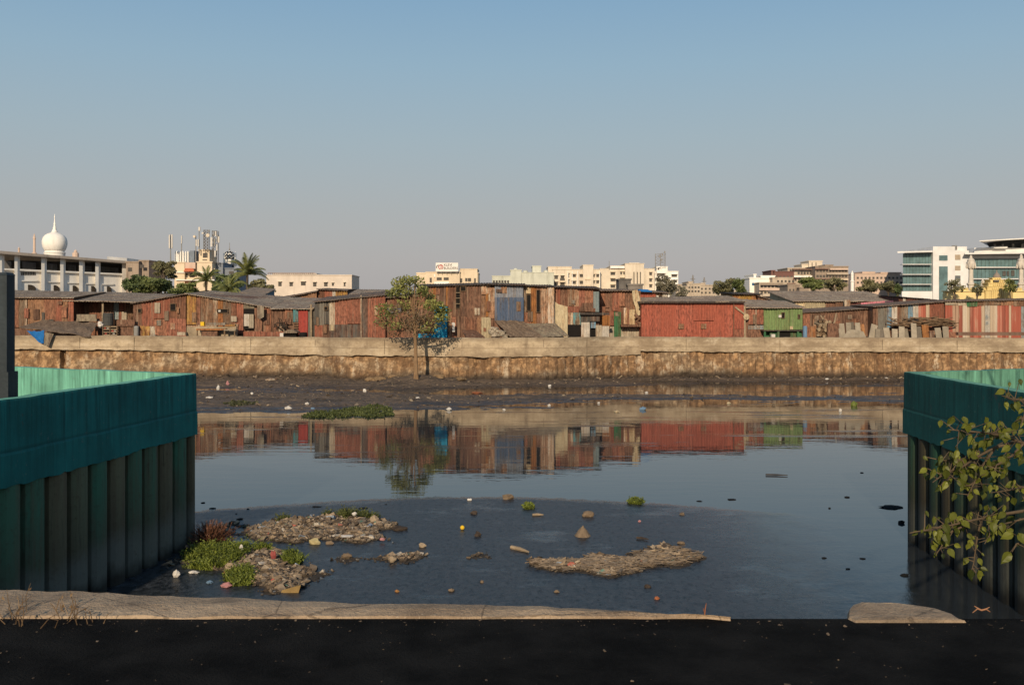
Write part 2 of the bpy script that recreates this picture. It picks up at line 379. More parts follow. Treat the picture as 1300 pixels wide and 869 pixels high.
def waterm():
    m, nt, b = new_mat('dirty_river_water'); n = N(nt); p = n.pos()
    xyz = n.sep(p); x, y = xyz[0], xyz[1]
    # scum slick: irregular disc of floating dirt in the slack water by the near bank
    w = n.noise(n.scale(p, (.22, .22, 1)), 1.0, 4, .6); w2 = n.noise(n.scale(p, (1.4, 1.4, 1)), 1.0, 4, .7)
    dx = n.math('SUBTRACT', x, -.8); dy = n.math('SUBTRACT', y, 12.6)
    r = n.math('SQRT', n.math('ADD', n.math('MULTIPLY', dx, dx), n.math('MULTIPLY', dy, dy)))
    r = n.math('ADD', r, n.math('MULTIPLY', n.math('SUBTRACT', w, .5), 1.0))
    r = n.math('ADD', r, n.math('MULTIPLY', n.math('SUBTRACT', w2, .5), .5))
    sp0 = n.noise(n.scale(p, (5.5, 4.0, 1)), 1.0, 5, .75)
    edge = n.mr(n.math('ADD', r, n.math('MULTIPLY', n.math('SUBTRACT', sp0, .5), .9)), 14.0, 14.5, 1, 0, True)
    fade = n.mr(n.math('ADD', x, n.math('MULTIPLY', w2, 2.5)), 4.0, 10.5, 1, .0, True)
    pat = n.noise(n.scale(p, (.45, .7, 1), (8, 1, 0)), 1.0, 5, .75)
    mask = n.math('MULTIPLY', edge, n.math('MULTIPLY', fade, n.mr(pat, .30, .46, .45, 1.0)))
    far = n.noise(n.scale(p, (.10, .55, 1), (3, 0, 0)), 1.0, 4, .6)
    fm = n.math('MULTIPLY', n.mr(far, .58, .66), n.mr(y, 33, 50, 0, .75))
    mask = n.math('MAXIMUM', mask, fm)
    sp = n.noise(n.scale(p, (5.5, 4.0, 1)), 1.0, 5, .75); sp2 = n.noise(n.scale(p, (9, 5, 1)), 1.0, 5, .8)
    sc = n.mix(n.mr(sp, .40, .62), (.013, .015, .018), (.056, .061, .067))
    sc = n.mix(n.mr(sp2, .64, .74, 0, .6), sc, (.11, .11, .105)); sc = n.mix(n.mr(sp2, .49, .40, 0, .95), sc, (.004, .005, .006))
    c = n.mix(mask, (.022, .026, .029), sc)
    n.link(c, b.inputs['Base Color'])
    n.link(n.mr(n.math('MULTIPLY', mask, n.mr(sp, .3, .6, .6, 1.0)), 0, 1, .012, .42), b.inputs['Roughness'])
    b.inputs['IOR'].default_value = 1.33; n.link(n.mr(mask, 0, 1, .5, .30), b.inputs['Specular IOR Level'])
    rip = n.noise(n.scale(p, (.5, 1.5, 1)), 1.0, 3, .5); rip2 = n.noise(n.scale(p, (1.8, 6, 1)), 1.0, 2, .5)
    h = n.math('ADD', n.math('MULTIPLY', rip, .010), n.math('MULTIPLY', rip2, .0016))
    h = n.math('ADD', h, n.math('MULTIPLY', n.math('MULTIPLY', n.math('ADD', sp, sp2), mask), .022))
    bp = n.new('ShaderNodeBump'); bp.inputs['Strength'].default_value = 1.0; bp.inputs['Distance'].default_value = .35
    n.link(h, bp.inputs['Height']); n.link(bp.outputs[0], b.inputs['Normal'])
    return m

# ------------------------------------------------------------------ the setting
def sheet(name, pts, z, mat):
    me = bpy.data.meshes.new(name); me.from_pydata([(x, y, z) for x, y in pts], [], [tuple(range(len(pts)))])
    me.materials.append(mat); o = bpy.data.objects.new(name, me); COL.objects.link(o); return structure(o)
DUST = plain('dusty_ground', (.20, .15, .105), .6, (.3, .3, .3))
TAR = plain('dark_asphalt', (.022, .021, .020), .35, (2.4, 2.4, 2.4), (.38,.62), fine=60., rough=.95, specular=.05, bump=.8)
sheet('water', [(-160, 2), (160, 2), (160, 77), (-160, 77)], 0, waterm())
sheet('far_ground', [(-3500, 75.6), (-60, 75.6)] + [(Xr(q, 75.4+bulge(q)), 75.4+bulge(q)) for q in range(380, 830, 12)] + [(60, 75.6), (3500, 75.6), (3500, 5000), (-3500, 5000)], 2.6, DUST)
sheet('left_bank_ground', [(-80, -10), (-9.9, -10), (-9.0, 5.5), (-7.25, 21.2), (-12.5, 24), (-80, 58)], 2.7, DUST)
sheet('right_bank_ground', [(8.9, -10), (80, -10), (80, 54), (12.3, 23.4), (9.15, 21.8)], 2.7, DUST)
sheet('asphalt_path', [(-9.6, -12), (9.0, 5.60), (-9.2, 5.60)], 3.283, TAR)

def mud_h(x, y):
    s = max(0, min(1, (y - 49) / 26))
    side = max(0, min(1, (9 - x) / 16))                 # the left side is silted further out
    def g(c, w): return math.exp(-((y-c)/w)**2)
    wob = 1.5*fbm(x*.06, 2, 8, 3); y0 = y; y = y + wob
    base = -.10 + .13*side + .10*max(0, min(1, (y-66)/4)) + .15*g(58.4, 2.6) - .06*g(64.2, 1.8) - .16*max(0, min(1, (53.5+(-2.6*side)-y)/2.5))
    y = y0
    n_ = .09*fbm(x*.07, y*.42, 1.3, 5) + .075*fbm(x*.42, y*1.2, 4.7, 5) + .045*fbm(x*1.7, y*2.4, 9, 4)
    yw = 75 + bulge(CX + x/75*FPX)
    foot = .16*max(0, (y-yw+3)/3)**1.5*(1+.9*fbm(x*.6, 3, 2, 3))
    mound = .50*math.exp(-((x-Xr(528,68.6))/2.2)**2-((y-69.4)/2.2)**2)*(1+.5*fbm(x*.9,y*.9,6,3))
    return base + n_ + foot + mound
def make_mud():
    nx, ny = 520, 150; vs = []; fs = []
    for j in range(ny+1):
        y = 47.5 + 28.0*j/ny
        for i in range(nx+1):
            x = -52 + 104*i/nx; h = mud_h(x, y)
            if j == 0: h = -.4
            vs.append((x, y, h))
    for j in range(ny):
        for i in range(nx): a = j*(nx+1)+i; fs.append((a, a+1, a+nx+2, a+nx+1))
    me = bpy.data.meshes.new('mud_flat'); me.from_pydata(vs, [], fs); me.materials.append(mudm())
    o = bpy.data.objects.new('mud_flat', me); COL.objects.link(o); structure(o)
make_mud()

# ------------------------------------------------------------------ far embankment wall
def bank_wall():
    D = 75.0
    root = thing('embankment_wall', 'long concrete capped river wall with crumbling ochre base on the far bank', 'wall', (0, D, 0))
    # concrete cap: (px, top, bottom)
    prof = [(-120,425,442),(60,426,443.5),(160,426,444),(235,426.5,446),(330,427,449),(420,428.2,451),(520,428.5,451.5),(590,428.5,452.5),(618,428.8,453),(640,428.8,453),(760,427.5,451),(813,427,450)]
    prof2 = [(812.4,427.3,445.5),(950,428,446.5),(1100,428,446),(1300,429,447),(1420,430,448)]
    def band(pr, name, off, lab=None):
        mb = MB(); px = pr[0][0]; cols = []
        while px <= pr[-1][0]:
            for (a,b) in zip(pr, pr[1:]):
                if a[0] <= px <= b[0]:
                    f = (px-a[0])/(b[0]-a[0]); t = a[1]+f*(b[1]-a[1]); bo = a[2]+f*(b[2]-a[2]); break
            DB = D + bulge(px); x = Xr(px, DB); j = fbm(x*.7, 0, 5, 4); k = fbm(x*2.1, 3, 1, 3)
            y = DB + off + .03*fbm(x*.15, 1, 7)
            cols.append((x, y, Zr(t,DB)+.03*j+.015*k, Zr(bo,DB)+.07*j+.05*k)); px += 3
        n = len(cols); vs = []
        for x,y,t,b in cols: vs += [(x,y+.03,t),(x,y,t-.05),(x,y,(t+b)/2),(x,y-.02,(t+b)/2-.02),(x,y-.02,b),(x,y+.5,b),(x,y+.5,t)]
        fs = []
        for i in range(n-1):
            for k in range(7): fs.append((i*7+k,(i+1)*7+k,(i+1)*7+(k+1)%7,i*7+(k+1)%7))
        fs += [tuple(range(7)), tuple(range(7*(n-1), 7*n))]
        mb.add(vs, fs).build(name, CB, root, label=lab)
    CB = concrete_band()
    band(prof, 'concrete_cap', -.07); band(prof2, 'concrete_cap', -.10, 'shallower right stretch of the concrete cap')
    # panel joints, as thin recessed strips of dark mortar
    mb = MB()
    for px, t, b_ in ((101,427,443),(170,427,444),(231,428,445),(318,428,447),(400,430,449),(488,430,450),(560,430,451),(690,430,451),(745,429,450),(871,429,444.5),(990,430,445),(1120,430,444.5),(1215,431,445)):
        mb.pbox(px, px+.4, t+1.2, b_-.6, D-.105 if px < 812 else D-.135, .05)
    mb.build('mortar_joints', plain('joint_dark', (.09,.07,.05), .7), root)
    # crumbling base
    nx, nz = 760, 26; vs = []; fs = []
    for j in range(nz+1):
        v = j/nz
        for i in range(nx+1):
            px = -120 + 1540*i/nx; DB = D + bulge(px); x = Xr(px, DB); z = -.3 + v*2.75
            w = .30*fbm(x*.35, z*.5, 2, 5) + .16*fbm(x*1.2, z*1.0, 8, 4) + .07*fbm(x*3.6, z*3, 5, 3)
            rib = .17*abs(math.sin(x*math.pi/.64 + 1.5*fbm(x*.2,0,4))) * max(0, min(1, (x+14)/10))
            y = DB + .24 - .42*(1-v)**1.6 - rib*.9 - w*.75
            if 594 < px < 622: y += .55*max(0, math.sin((px-594)/28*math.pi))*max(0, v-.2)    # undercut hollow
            if 76 < px < 82 : y += .5
            if v > .8: y = max(y, DB+.02)
            y = min(y, DB + .9) if v < .97 else DB + .25
            if v >= .97 and 598 < px < 620: y = DB + .45
            vs.append((x, y, z))
    for j in range(nz):
        for i in range(nx): a = j*(nx+1)+i; fs.append((a, a+1, a+nx+2, a+nx+1))
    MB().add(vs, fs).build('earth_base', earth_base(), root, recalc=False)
bank_wall()

# rocks tumbled at the foot of the wall
k = 0
for px, dd, r in ((470,70.2,.4),(482,70,.45),(500,70.3,.4),(556,70.2,.45),(585,69.8,.4)):
    mb = MB(); mb.rock((X(px,dd), dd, mud_h(X(px,dd),dd)+r*.16), (r, r*.7, r*.42), k+1)
    solo(mb, 'boulder', plain('bank_boulder', (.30,.20,.11), .5, (1.5,1.5,1.5)), 'brown boulder tumbled on the mud at the foot of the far embankment wall', 'boulder', 'boulders at the foot of the embankment'); k += 1

# ------------------------------------------------------------------ near quay walls
PILES = {1: piling(1.0), -1: piling(.4)}  # right bank piles: darkened copy with the wall's shade in its colour
def quay(label, line, ret, side, outer, rim, zt, zb):
    """line: river-face points from near to corner; ret: from corner outwards; side=+1 water on +x side"""
    root = thing('quay_wall', label, 'wall', (line[-1][0], line[-1][1], 0))
    def along(pts, step):
        out = []; step = .11
        for a, b in zip(pts, pts[1:]):
            a = Vector(a); b = Vector(b); L = (b-a).length; n = max(1, int(L/step))
            for i in range(n): out.append((a + (b-a)*i/n, (b-a).normalized()))
        out.append((Vector(pts[-1]), (Vector(pts[-1])-Vector(pts[-2])).normalized())); return out
    def strip(pts, side, mat, name, bottom, jit, thick=.24):
        st = along(pts, .22); vs = []
        for i, (p, t) in enumerate(st):
            nrm = Vector((t.y, -t.x))*side; q = p - nrm*thick; s = p.length
            j1 = .012*fbm(p.y*1.3, p.x, 2, 3); jb = jit*(.35*fbm(p.y*.9, p.x*1.1, 6, 4)+.35*fbm(p.y*3, p.x, 1, 4)+.3*min(0, fbm(p.y*7, p.x, 4, 2))); mid = zt-.80 + .02*fbm(p.y*.8,1,3)
            o1 = p + nrm*.015; o2 = p + nrm*.035
            vs += [(p.x,p.y,zt+j1),(p.x+nrm.x*.008,p.y+nrm.y*.008,zt-.03+j1),(o1.x,o1.y,mid),(o2.x,o2.y,mid-.04),(o2.x,o2.y,bottom+jb),(q.x,q.y,bottom+jb),(q.x,q.y,zt+j1)]
        n = len(st); fs = []
        for i in range(n-1):
            for k in range(7): fs.append((i*7+k,(i+1)*7+k,(i+1)*7+(k+1)%7,i*7+(k+1)%7))
        fs += [tuple(range(7)), tuple(range(7*(n-1),7*n))]
        return MB().add(vs, fs).build(name, mat, root)
    pm = parapet_lit_shade('parapet_lit_shade_%d' % side, outer, rim)
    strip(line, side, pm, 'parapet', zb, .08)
    c = Vector(line[-1]); t = (Vector(ret[-1])-c).normalized(); inn = Vector((-t.y, t.x))
    r2 = [tuple(c + t*.02)] + [r for r in ret[1:]]
    strip(r2, -side, parapet_lit_shade('mint_parapet_paint_%d' % side, rim, rim), 'return_parapet', zb, .05, -.24)
    # trapezoid sheet piles
    def piles(pts, name, inset):
        mb = MB(); pr = []
        a = Vector(pts[0]); b = Vector(pts[-1]); t = (b-a).normalized(); nrm = Vector((t.y,-t.x))*side; L = (b-a).length
        s = 0; k = 0; last = None
        while s < L:
            out_ = k % 2 == 0; w = .53 if out_ else .11
            off = -.06 if out_ else -.20
            e = min(L, s+w)
            p0 = a + t*(s+.012) + nrm*(off-inset); p1 = a + t*(e-.012) + nrm*(off-inset)
            mb.c = rnd.choice((0, .1, .3, .75, .95)) if out_ else 1.0
            zt_ = zb + .12
            if last is not None: mb.add([(last.x,last.y,-.8),(p0.x,p0.y,-.8),(p0.x,p0.y,zt_),(last.x,last.y,zt_)], [(0,1,2,3)])
            ns = 6 if out_ else 1; bulge_ = .085 if out_ else 0; vs = []
            for q in range(ns+1):
                u = q/ns; c_ = p0.lerp(p1, u) + nrm*bulge_*math.sin(math.pi*u)**.6; vs += [(c_.x,c_.y,-.8),(c_.x,c_.y,zt_)]
            mb.add(vs, [(2*q,2*q+2,2*q+3,2*q+1) for q in range(ns)])
            last = p1; s = e; k += 1
        mb.build(name, PILES[side], root, recalc=False)
    piles(line, 'sheet_piling', 0)
    # the piling turns the corner under the return
    mb = MB(); n2 = Vector((t.y,-t.x))*(-1 if side > 0 else 1); n2 = -n2 if n2.y < 0 else n2
    p0 = c - n2*.12 ; p1 = Vector(ret[-1]) - n2*.12
    mb.add([(p0.x,p0.y,-.8),(p1.x,p1.y,-.8),(p1.x,p1.y,zb+.1),(p0.x,p0.y,zb+.1)], [(0,1,2,3)]); mb.build('return_piling', PILES[side], root)
    return root
quay('mint quay wall with shade-toned teal river face on the left bank', [(-9.0, 4.2), (-6.85, 21.6)], [(-6.85, 21.6), (-12.2, 24.4), (-32, 34.7)], 1, (.011, .150, .135), (.15, .40, .29), 3.69, 2.36)  # river face teal is the mint paint with its shade coloured in
quay('shade-darkened teal quay wall behind hanging leafy branches on the right bank', [(7.9, 4.2), (8.7, 22.1)], [(8.7, 22.1), (12.2, 23.65), (32, 32.4)], -1, (.007, .078, .070), (.13, .32, .22), 3.69, 2.34)  # river face darkened further to stand for the shade on it

# steel post at the left edge
root = thing('gate_post', 'thick blue-grey steel post standing behind the teal parapet at the left edge', 'post', (X(4,15.8), 15.9, 2.7))
d = 15.8
mb = MB(); mb.box(X(-26,d), X(8.5,d), d, d+.26, 2.7, Z(349,d)); mb.build('post', STEEL, root)
mb = MB(); x0, x1, t0, t1 = X(-27,d), X(9.3,d), Z(349,d), Z(345.5,d); mb.hexa([(x0,d-.01,t0),(x1,d-.01,t0),(x1,d+.27,t0),(x0,d+.27,t0),(x0+.03,d+.02,t1),(x1-.03,d+.02,t1),(x1-.03,d+.24,t1),(x0+.03,d+.24,t1)]); mb.build('cap', STEEL, root)
mb = MB(); mb.box(X(-28,d), X(11.5,d), d-.03, d+.29, 2.72, Z(472,d)); mb.build('base', STEEL, root)

# foreground ledges
def ledge():
    top = [(-260,739),(-120,743),(0,748),(60,749),(110,751),(200,756),(300,759),(400,763.5),(520,766),(640,768),(720,772),(800,775),(895,779.5),(930,783)]
    vs = []; n = 0; zt = 3.30
    pts = []
    for a, b in zip(top, top[1:]):
        for i in range(10):
            f = i/10; pts.append((a[0]+f*(b[0]-a[0]), a[1]+f*(b[1]-a[1])))
    for px, py in pts:
        d = WD(py, zt); x = X(px, d); j = .03*fbm(x*1.5, 2, 3, 4); k = .01*fbm(x*4, 7, 3, 3)
        near = min(d-.03, WD(781.5+1.6*fbm(x*2, 5, 1, 3), zt))
        vs += [(x,d+j+.015,-.6),(x,d+j+.015,zt-.05),(x,d+j,zt+k),(x,(d+near)/2+j*.5,zt+k+.008),(x,near+.015,zt-.005+k),(x,near,zt-.045),(x,near,2.9)]
    n = len(pts); fs = []
    for i in range(n-1):
        for k in range(7): fs.append((i*7+k,(i+1)*7+k,(i+1)*7+(k+1)%7,i*7+(k+1)%7))
    fs += [tuple(range(7)), tuple(range(7*(n-1),7*n))]
    solo(MB().add(vs, fs), 'concrete_ledge', CONC, 'long sunlit concrete ledge along the near bank at the bottom edge', 'ledge')
    # rounded stub of the continuing ledge
    vs = []; fs = []; zt = 3.3
    outline = []
    far = [(1074,782),(1075,772),(1080,766.5),(1092,763.5),(1110,763),(1130,764),(1160,766.5),(1190,771),(1212,778),(1222,784)]
    ring = []
    for px, py in far:
        d = WD(py, zt); ring.append(Vector((X(px,d), d)))
    ring += [Vector((r.x+.02, 5.52)) for r in (ring[-1], (ring[-1]+ring[0])/2, ring[0])]
    c = sum(ring, Vector((0,0)))/len(ring)
    lay = [(1.0,-.4),(1.0,3.20),(.985,3.27),(.94,3.298),(.8,3.305)]
    for s_, z in lay:
        for r in ring: q = c + (r-c)*s_; vs.append((q.x, q.y, z + .008*fbm(q.x*5,q.y*5,2)))
    m_ = len(ring)
    for j in range(len(lay)-1):
        for i in range(m_): fs.append((j*m_+i, j*m_+(i+1)%m_, (j+1)*m_+(i+1)%m_, (j+1)*m_+i))
    fs.append(tuple(range((len(lay)-1)*m_, len(lay)*m_)))
    solo(MB().add(vs, fs), 'concrete_ledge', CONC, 'short rounded stub of concrete ledge at the bottom right', 'ledge')
ledge()

# ------------------------------------------------------------------ shacks
def sheets(mb, px0, px1, tl, tr, bl, br, d, ws=.9, rows=None, rag=.06):
    """corrugated sheets side by side filling the quad (top left/right y, bottom left/right y in photo px at distance d)"""
    d = eff(d, (px0+px1)/2)
    x0, x1 = Xr(px0,d), Xr(px1,d); W = x1-x0
    ncol = max(1, round(W/ws)); edges = [0]+sorted((i+rnd.uniform(-.22,.22))/ncol for i in range(1,ncol))+[1]
    for e0, e1 in zip(edges, edges[1:]):
        za0, za1 = Zr(tl+(tr-tl)*e0,d), Zr(tl+(tr-tl)*e1,d); zb0, zb1 = Zr(bl+(br-bl)*e0,d), Zr(bl+(br-bl)*e1,d)
        H = ((za0-zb0)+(za1-zb1))/2
        nr = rows or max(1, round(H/2.3)); cuts = [0]+[(i+rnd.uniform(-.2,.2))/nr for i in range(1,nr)]+[1]
        for k, (c0, c1) in enumerate(zip(cuts, cuts[1:])):
            mb.c = rnd.random(); dy = rnd.uniform(-.05,.0) - .02*k; tilt = rnd.uniform(-.03,.03)
            w = (e1-e0)*W; n = max(4, int(w/.055)); vs = []; rt, rb = rnd.uniform(-rag,rag)*(k>0 or rows is None), rnd.uniform(-rag,rag)
            rt = rnd.uniform(-rag, 0) if k == nr-1 else rt
            for i in range(n+1):
                f = i/n; x = x0+(e0+(e1-e0)*f)*W + (.012 if i == n else 0)
                zt, zb = za0+(za1-za0)*f, zb0+(zb1-zb0)*f
                y = d + dy + tilt*f + .022*math.sin(2*math.pi*w*f/.21)
                vs += [(x, y-.01, zb+(zt-zb)*c0+rb), (x, y, zb+(zt-zb)*c1+rt)]
            mb.add(vs, [(2*i,2*i+2,2*i+3,2*i+1) for i in range(n)])
def roof_mesh(fl, fr, bl, br, wave=.21, th=.05, jag=.11):
    """roof of corrugated sheets between a front edge fl-fr and a back edge bl-br (world points)"""
    mb = MB(); W = (fr-fl).length; x = 0; L = (bl-fl).length; rows = max(1, round(L/2.2))
    while x < W-.01:
        w = min(rnd.uniform(.85,1.1), W-x)
        if W-x-w < .3: w = W-x
        for r in range(rows):
            mb.c = rnd.random(); n = max(3, int(w/.06)); vs = []; u = rnd.uniform(-jag, jag) if r == 0 else -.08/L; lift = .012*r + rnd.uniform(0,.02)
            for i in range(n+1):
                f = (x + w*i/n)/W; a = fl+(fr-fl)*f; b = bl+(br-bl)*f; hz = .025*math.sin(2*math.pi*(x+w*i/n)/wave)+lift
                p = a+(b-a)*(r/rows); q = a+(b-a)*((r+1)/rows)
                if r == 0: p = p + (b-a).normalized()*u
                else: p = p - (b-a).normalized()*.08
                for v in (p, q): vs += [(v.x,v.y,v.z+hz)]
                for v in (q, p): vs += [(v.x,v.y,v.z+hz-th)]
            fs = []
            for i in range(n):
                o = 4*i
                for k in range(4): fs.append((o+k, o+4+k, o+4+(k+1)%4, o+(k+1)%4))
            mb.add(vs, fs)
        x += w
    return mb
def shack(label, px0, px1, d, topL, topR, depth=5, backL=None, backR=None, roof=ROOFG, panels=(), body=BRN, over=.35, bottom=432, group='tin shacks along the embankment', wins=(), hi=None, name='shack', roof_px=None, patches=None):
    global CUR
    plan = bulge((px0+px1)/2); CUR = 0.; d += plan
    root = thing(name, label, 'shack', (X((px0+px1)/2,d), d, 2.6), group)
    db = d+depth
    backL = topL if backL is None else backL; backR = topR if backR is None else backR
    x0, x1 = X(px0,d)+.03, X(px1,d)-.03
    zl, zr = Z(topL,d)-.07, Z(topR,d)-.07; zbl, zbr = Z(backL,db)-.07, Z(backR,db)-.07
    mb = MB(); mb.c = .35
    y0 = d+.12
    mb.hexa([(x0,y0,2.55),(x1,y0,2.55),(x1,db,2.55),(x0,db,2.55),(x0,y0,zl),(x1,y0,zr),(x1,db,zbr),(x0,db,zbl)]); mb.build('wall', body, root)
    if roof:
        a0, a1 = roof_px or (px0-1.5, px1+1.5)
        sl = Vector((0, depth, Z(backL,db)-Z(topL,d))).normalized(); sr = Vector((0, depth, Z(backR,db)-Z(topR,d))).normalized()
        fl, fr = P(a0,topL,d) - sl*over, P(a1,topR,d) - sr*over
        bl, br = Vector((X(a0,d),db,Z(backL,db))), Vector((X(a1,d),db,Z(backR,db)))
        roof_mesh(fl,fr,bl,br).build('roof', roof, root)
    for p in panels:
        a, b, t, bo, mat = p[:5]; off = p[5] if len(p) > 5 else 0; nm = p[6] if len(p) > 6 else 'wall_sheet'
        def rl(px): return topL+(topR-topL)*(px-px0)/(px1-px0) + .6
        t0 = rl(a) if t is None else (t if not isinstance(t, tuple) else t[0]); t1 = rl(b) if t is None else (t if not isinstance(t, tuple) else t[1])
        b0, b1 = (bo if isinstance(bo, tuple) else (bo, bo))
        mb = MB(); sheets(mb, a, b, t0, t1, b0, b1, d-off, *((.27, 1) if mat is STRIPE else ())); mb.build(nm, mat, root, recalc=False)
    for w in wins:
        a, b, t, bo, mat = w[:5]; nm = w[5] if len(w) > 5 else 'window'
        mb = MB(); mb.pbox(a, b, t, bo, d-.13, .12); wo = mb.build(nm, mat, root)
        if nm == 'window':
            f = MB(); e = .55
            f.pbox(a-e,b+e,t-e,t,d-.17,.16); f.pbox(a-e,b+e,bo,bo+e,d-.17,.16); f.pbox(a-e,a,t+.02,bo-.02,d-.17,.16); f.pbox(b,b+e,t+.02,bo-.02,d-.17,.16)
            f.build('window_frame', WOOD, wo)
    if patches is None: patches = 'second row' not in group and px1 < 1110
    if patches:
        for _ in range(int((px1-px0)/13)):
            w_, h_ = rnd.uniform(3,8), rnd.uniform(5,15); a = rnd.uniform(px0+1, max(px0+1.5,px1-w_-1)); t = rnd.uniform(max(topL,topR)+2, 415); 
            if any(a < w[1]+1 and a+w_ > w[0]-1 and t < w[3]+1 and t+h_ > w[2]-1 for w in wins): continue
            mb = MB(); sheets(mb, a, a+w_, t, t+rnd.uniform(-.5,.5), t+h_, t+h_, d-.10-rnd.uniform(0,.05), 2., 1); mb.build('patch', rnd.choice((RUST,RUST,BRN,BRN,BRNG,BRNG,PALE,GREY,RUSTR,DGREY)), root, recalc=False)
    CUR = plan
    return root
B = 431
# --- left long shed
s = shack('long low shed of rusty and grey-brown sheets under a long asbestos roof at far left', -40, 93, 79.5, 376.6, 377.2, 6, 368.2, 371.2, ROOFG,
  [(-40,24,None,416,RUST),(24,32,None,416,BRNG),(32,34.5,None,416,PALE,.03),(34.5,56,None,416,BRNG),(56,71,None,414,RUST),(71,79,None,415,RUSTR),(79,86,None,416,BRNG,.02),(86,93,None,416,RUSTR,.03)], roof_px=(-45,96))
s = shack('deeply shaded shed section with a low eave behind the water drum', 93, 170, 81.6, 377.8, 380.4, 5, 370.6, 374, ROOFG,
  [(93,113,380,B,BRN),(113,130,380,B,RUST),(131.5,144,380,B,BRN),(144.5,151,384,406,BLUEG,.06),(151,160,384,408,RUSTR,.05),(160,169,384,408,BRNG,.05)], body=BRN, over=2.2, roof_px=(95,200))
mb = MB(); mb.pbox(129.2,131.4,383,424,79.9,.1); mb.build('post', WOODL, s)
mb = MB(); mb.pbox(101,105,391.5,394,81.4,.1); mb.build('window', DARK, s)
# --- gabled rust shack
shack('red-rust gabled shack with two small black windows rising to a ridge', 169, 236.4, 78.4, 384.6, 372.4, 5.5, 379, 368.8, ROOFB,
  [(169,180,None,B,BRN),(180,196,None,B,RUSTR),(196,216,None,404,RUSTR),(196,212,404,B,RUST,.03),(212,225,403,B,RUSTR,.04),(216,236,None,405,RUST),(225,236,404,B,RUSTR,.05),(196.4,203.2,384,397,PALE,.09)],
  wins=[(175.2,179,392,396.6,DARK),(216.2,222.6,385.5,393.8,DARK)])
# --- long patched shack with sloping roof
s = shack('patchwork shack with a yellow sheet at its left end and a long sloping grey roof', 236.8, 344, 78.4, 371.8, 389.6, 6.5, 369.4, 376.8, ROOFG,
  [(237.4,249,373.6,412,YEL,.03),(249,254.5,None,415,RUST),(254.5,259,None,415,BRNG),(259,270,None,415,BRNG,.03),(270,277,None,414,PALE),(277,283,None,392,ORG,.02),(277,283,398,415,ORG,.02),(283,293,None,413,BRNG),(293,300,None,413,RUST,.02),(300,309,None,424,RUSTR),(309,323,None,392,TARPC),(323,328,390,424,BRN),(335.5,344,None,B,RUST),(323,333,404,B,BRN,.03),(237.4,275,412,B,PALE,.05)],
  wins=[(275.8,289,392.4,396.6,DARK),(309.4,322.4,391.6,418,DARK,'door')], roof_px=(236,345))
mb = MB(); sheets(mb, 309.8,316,398,398,413,413,78.2); mb.build('curtain', WHITE, s, recalc=False)
mb = MB(); sheets(mb, 316,322,398,398,416,416,78.2); mb.build('curtain', PALE, s, recalc=False)
mb = MB(); mb.add([P(326.5,388,77.9),P(335,389.5,77.8),P(335,402,77.7),P(330,405,77.7),P(326.8,403,77.8)],[(0,1,2,3,4)]); mb.build('hanging_cloth', TARPC, s, recalc=False)
mb = MB(); mb.pbox(277.2,280,393.4,395.6,78.2,.04); mb.build('paper', WHITEP, s)
s = shack('brown patchwork shack with a red door and turquoise shutter', 344.4, 399, 78.2, 390.6, 391.2, 6.5, 377.4, 379, ROOFG,
  [(344.5,352,None,B,BRN),(352,361,None,412,BRN),(352,361,412,B,PALE,.02),(361,371,None,412,RUST),(361,372,412,B,BRN,.03),(365,372,396,412,BRNG,.04),(372,379,None,392,DARK),(379,391,None,393,DARK),(391,399,None,B,GREY,.02)],
  wins=[(372.2,378.6,392.4,408.4,TEALS,'shutter'),(379,390.6,394.4,B,REDD,'door'),(372,378.8,409,425,BRN,'ladder')], roof_px=(344,398))
for y in range(410, 426, 3):
    mb = MB(); mb.pbox(372.4,378.4,y,y+.9,77.9,.08); mb.build('rung', WOOD, s)
mb = MB(); mb.path([P(395,386,77.9),P(395.4,B,77.9)],.08,6); mb.path([P(391.5,392,77.9),P(398.5,391,77.9)],.05,5); mb.build('pole', WOODL, s)
# --- large red-brown shack
shack('broad shack of tall red-brown sheets with a grey skirt and pale corner post', 399.4, 489, 78.6, 382.4, 373.8, 5.5, 377, 368.6, ROOFB,
  [(399.6,405,None,411,DGREY),(405,411.5,None,412,GREY,.02),(411.5,418,None,412,DGREY),(418,425,None,420,PALE,.02),(425,441,None,411.5,RUSTR),(441,458,None,411.5,RUSTR,.02),(418.5,459,411,B,DGREY,.03),(399.6,410,412,B,RUSTR,.03),(410,418.4,412,B,BRN,.02),(459.2,467,None,B,DGREY,.02),(467,477,None,B,RUSTR),(477,489,None,B,RUSTR,.02)],
  wins=[(411.8,415.6,389.2,393.4,DARK),(419.5,423.4,412,419.5,CREAM,'patch'),(457.6,459,374.6,B,PALE,'corner_post')])
# --- low shack behind the tree
shack('low shack with a blue tarpaulin strip standing behind the tree', 489, 531, 79.2, 377, 375, 5, 374, 372, ROOFB,
  [(489,497,None,392,BRN),(497,512,None,392,RUST),(512,530,None,392,BRN),(489,512,397,B,RUST),(512,530,393,B,BRN),(488.5,509,390.6,396.4,TARPDB,.12)], )
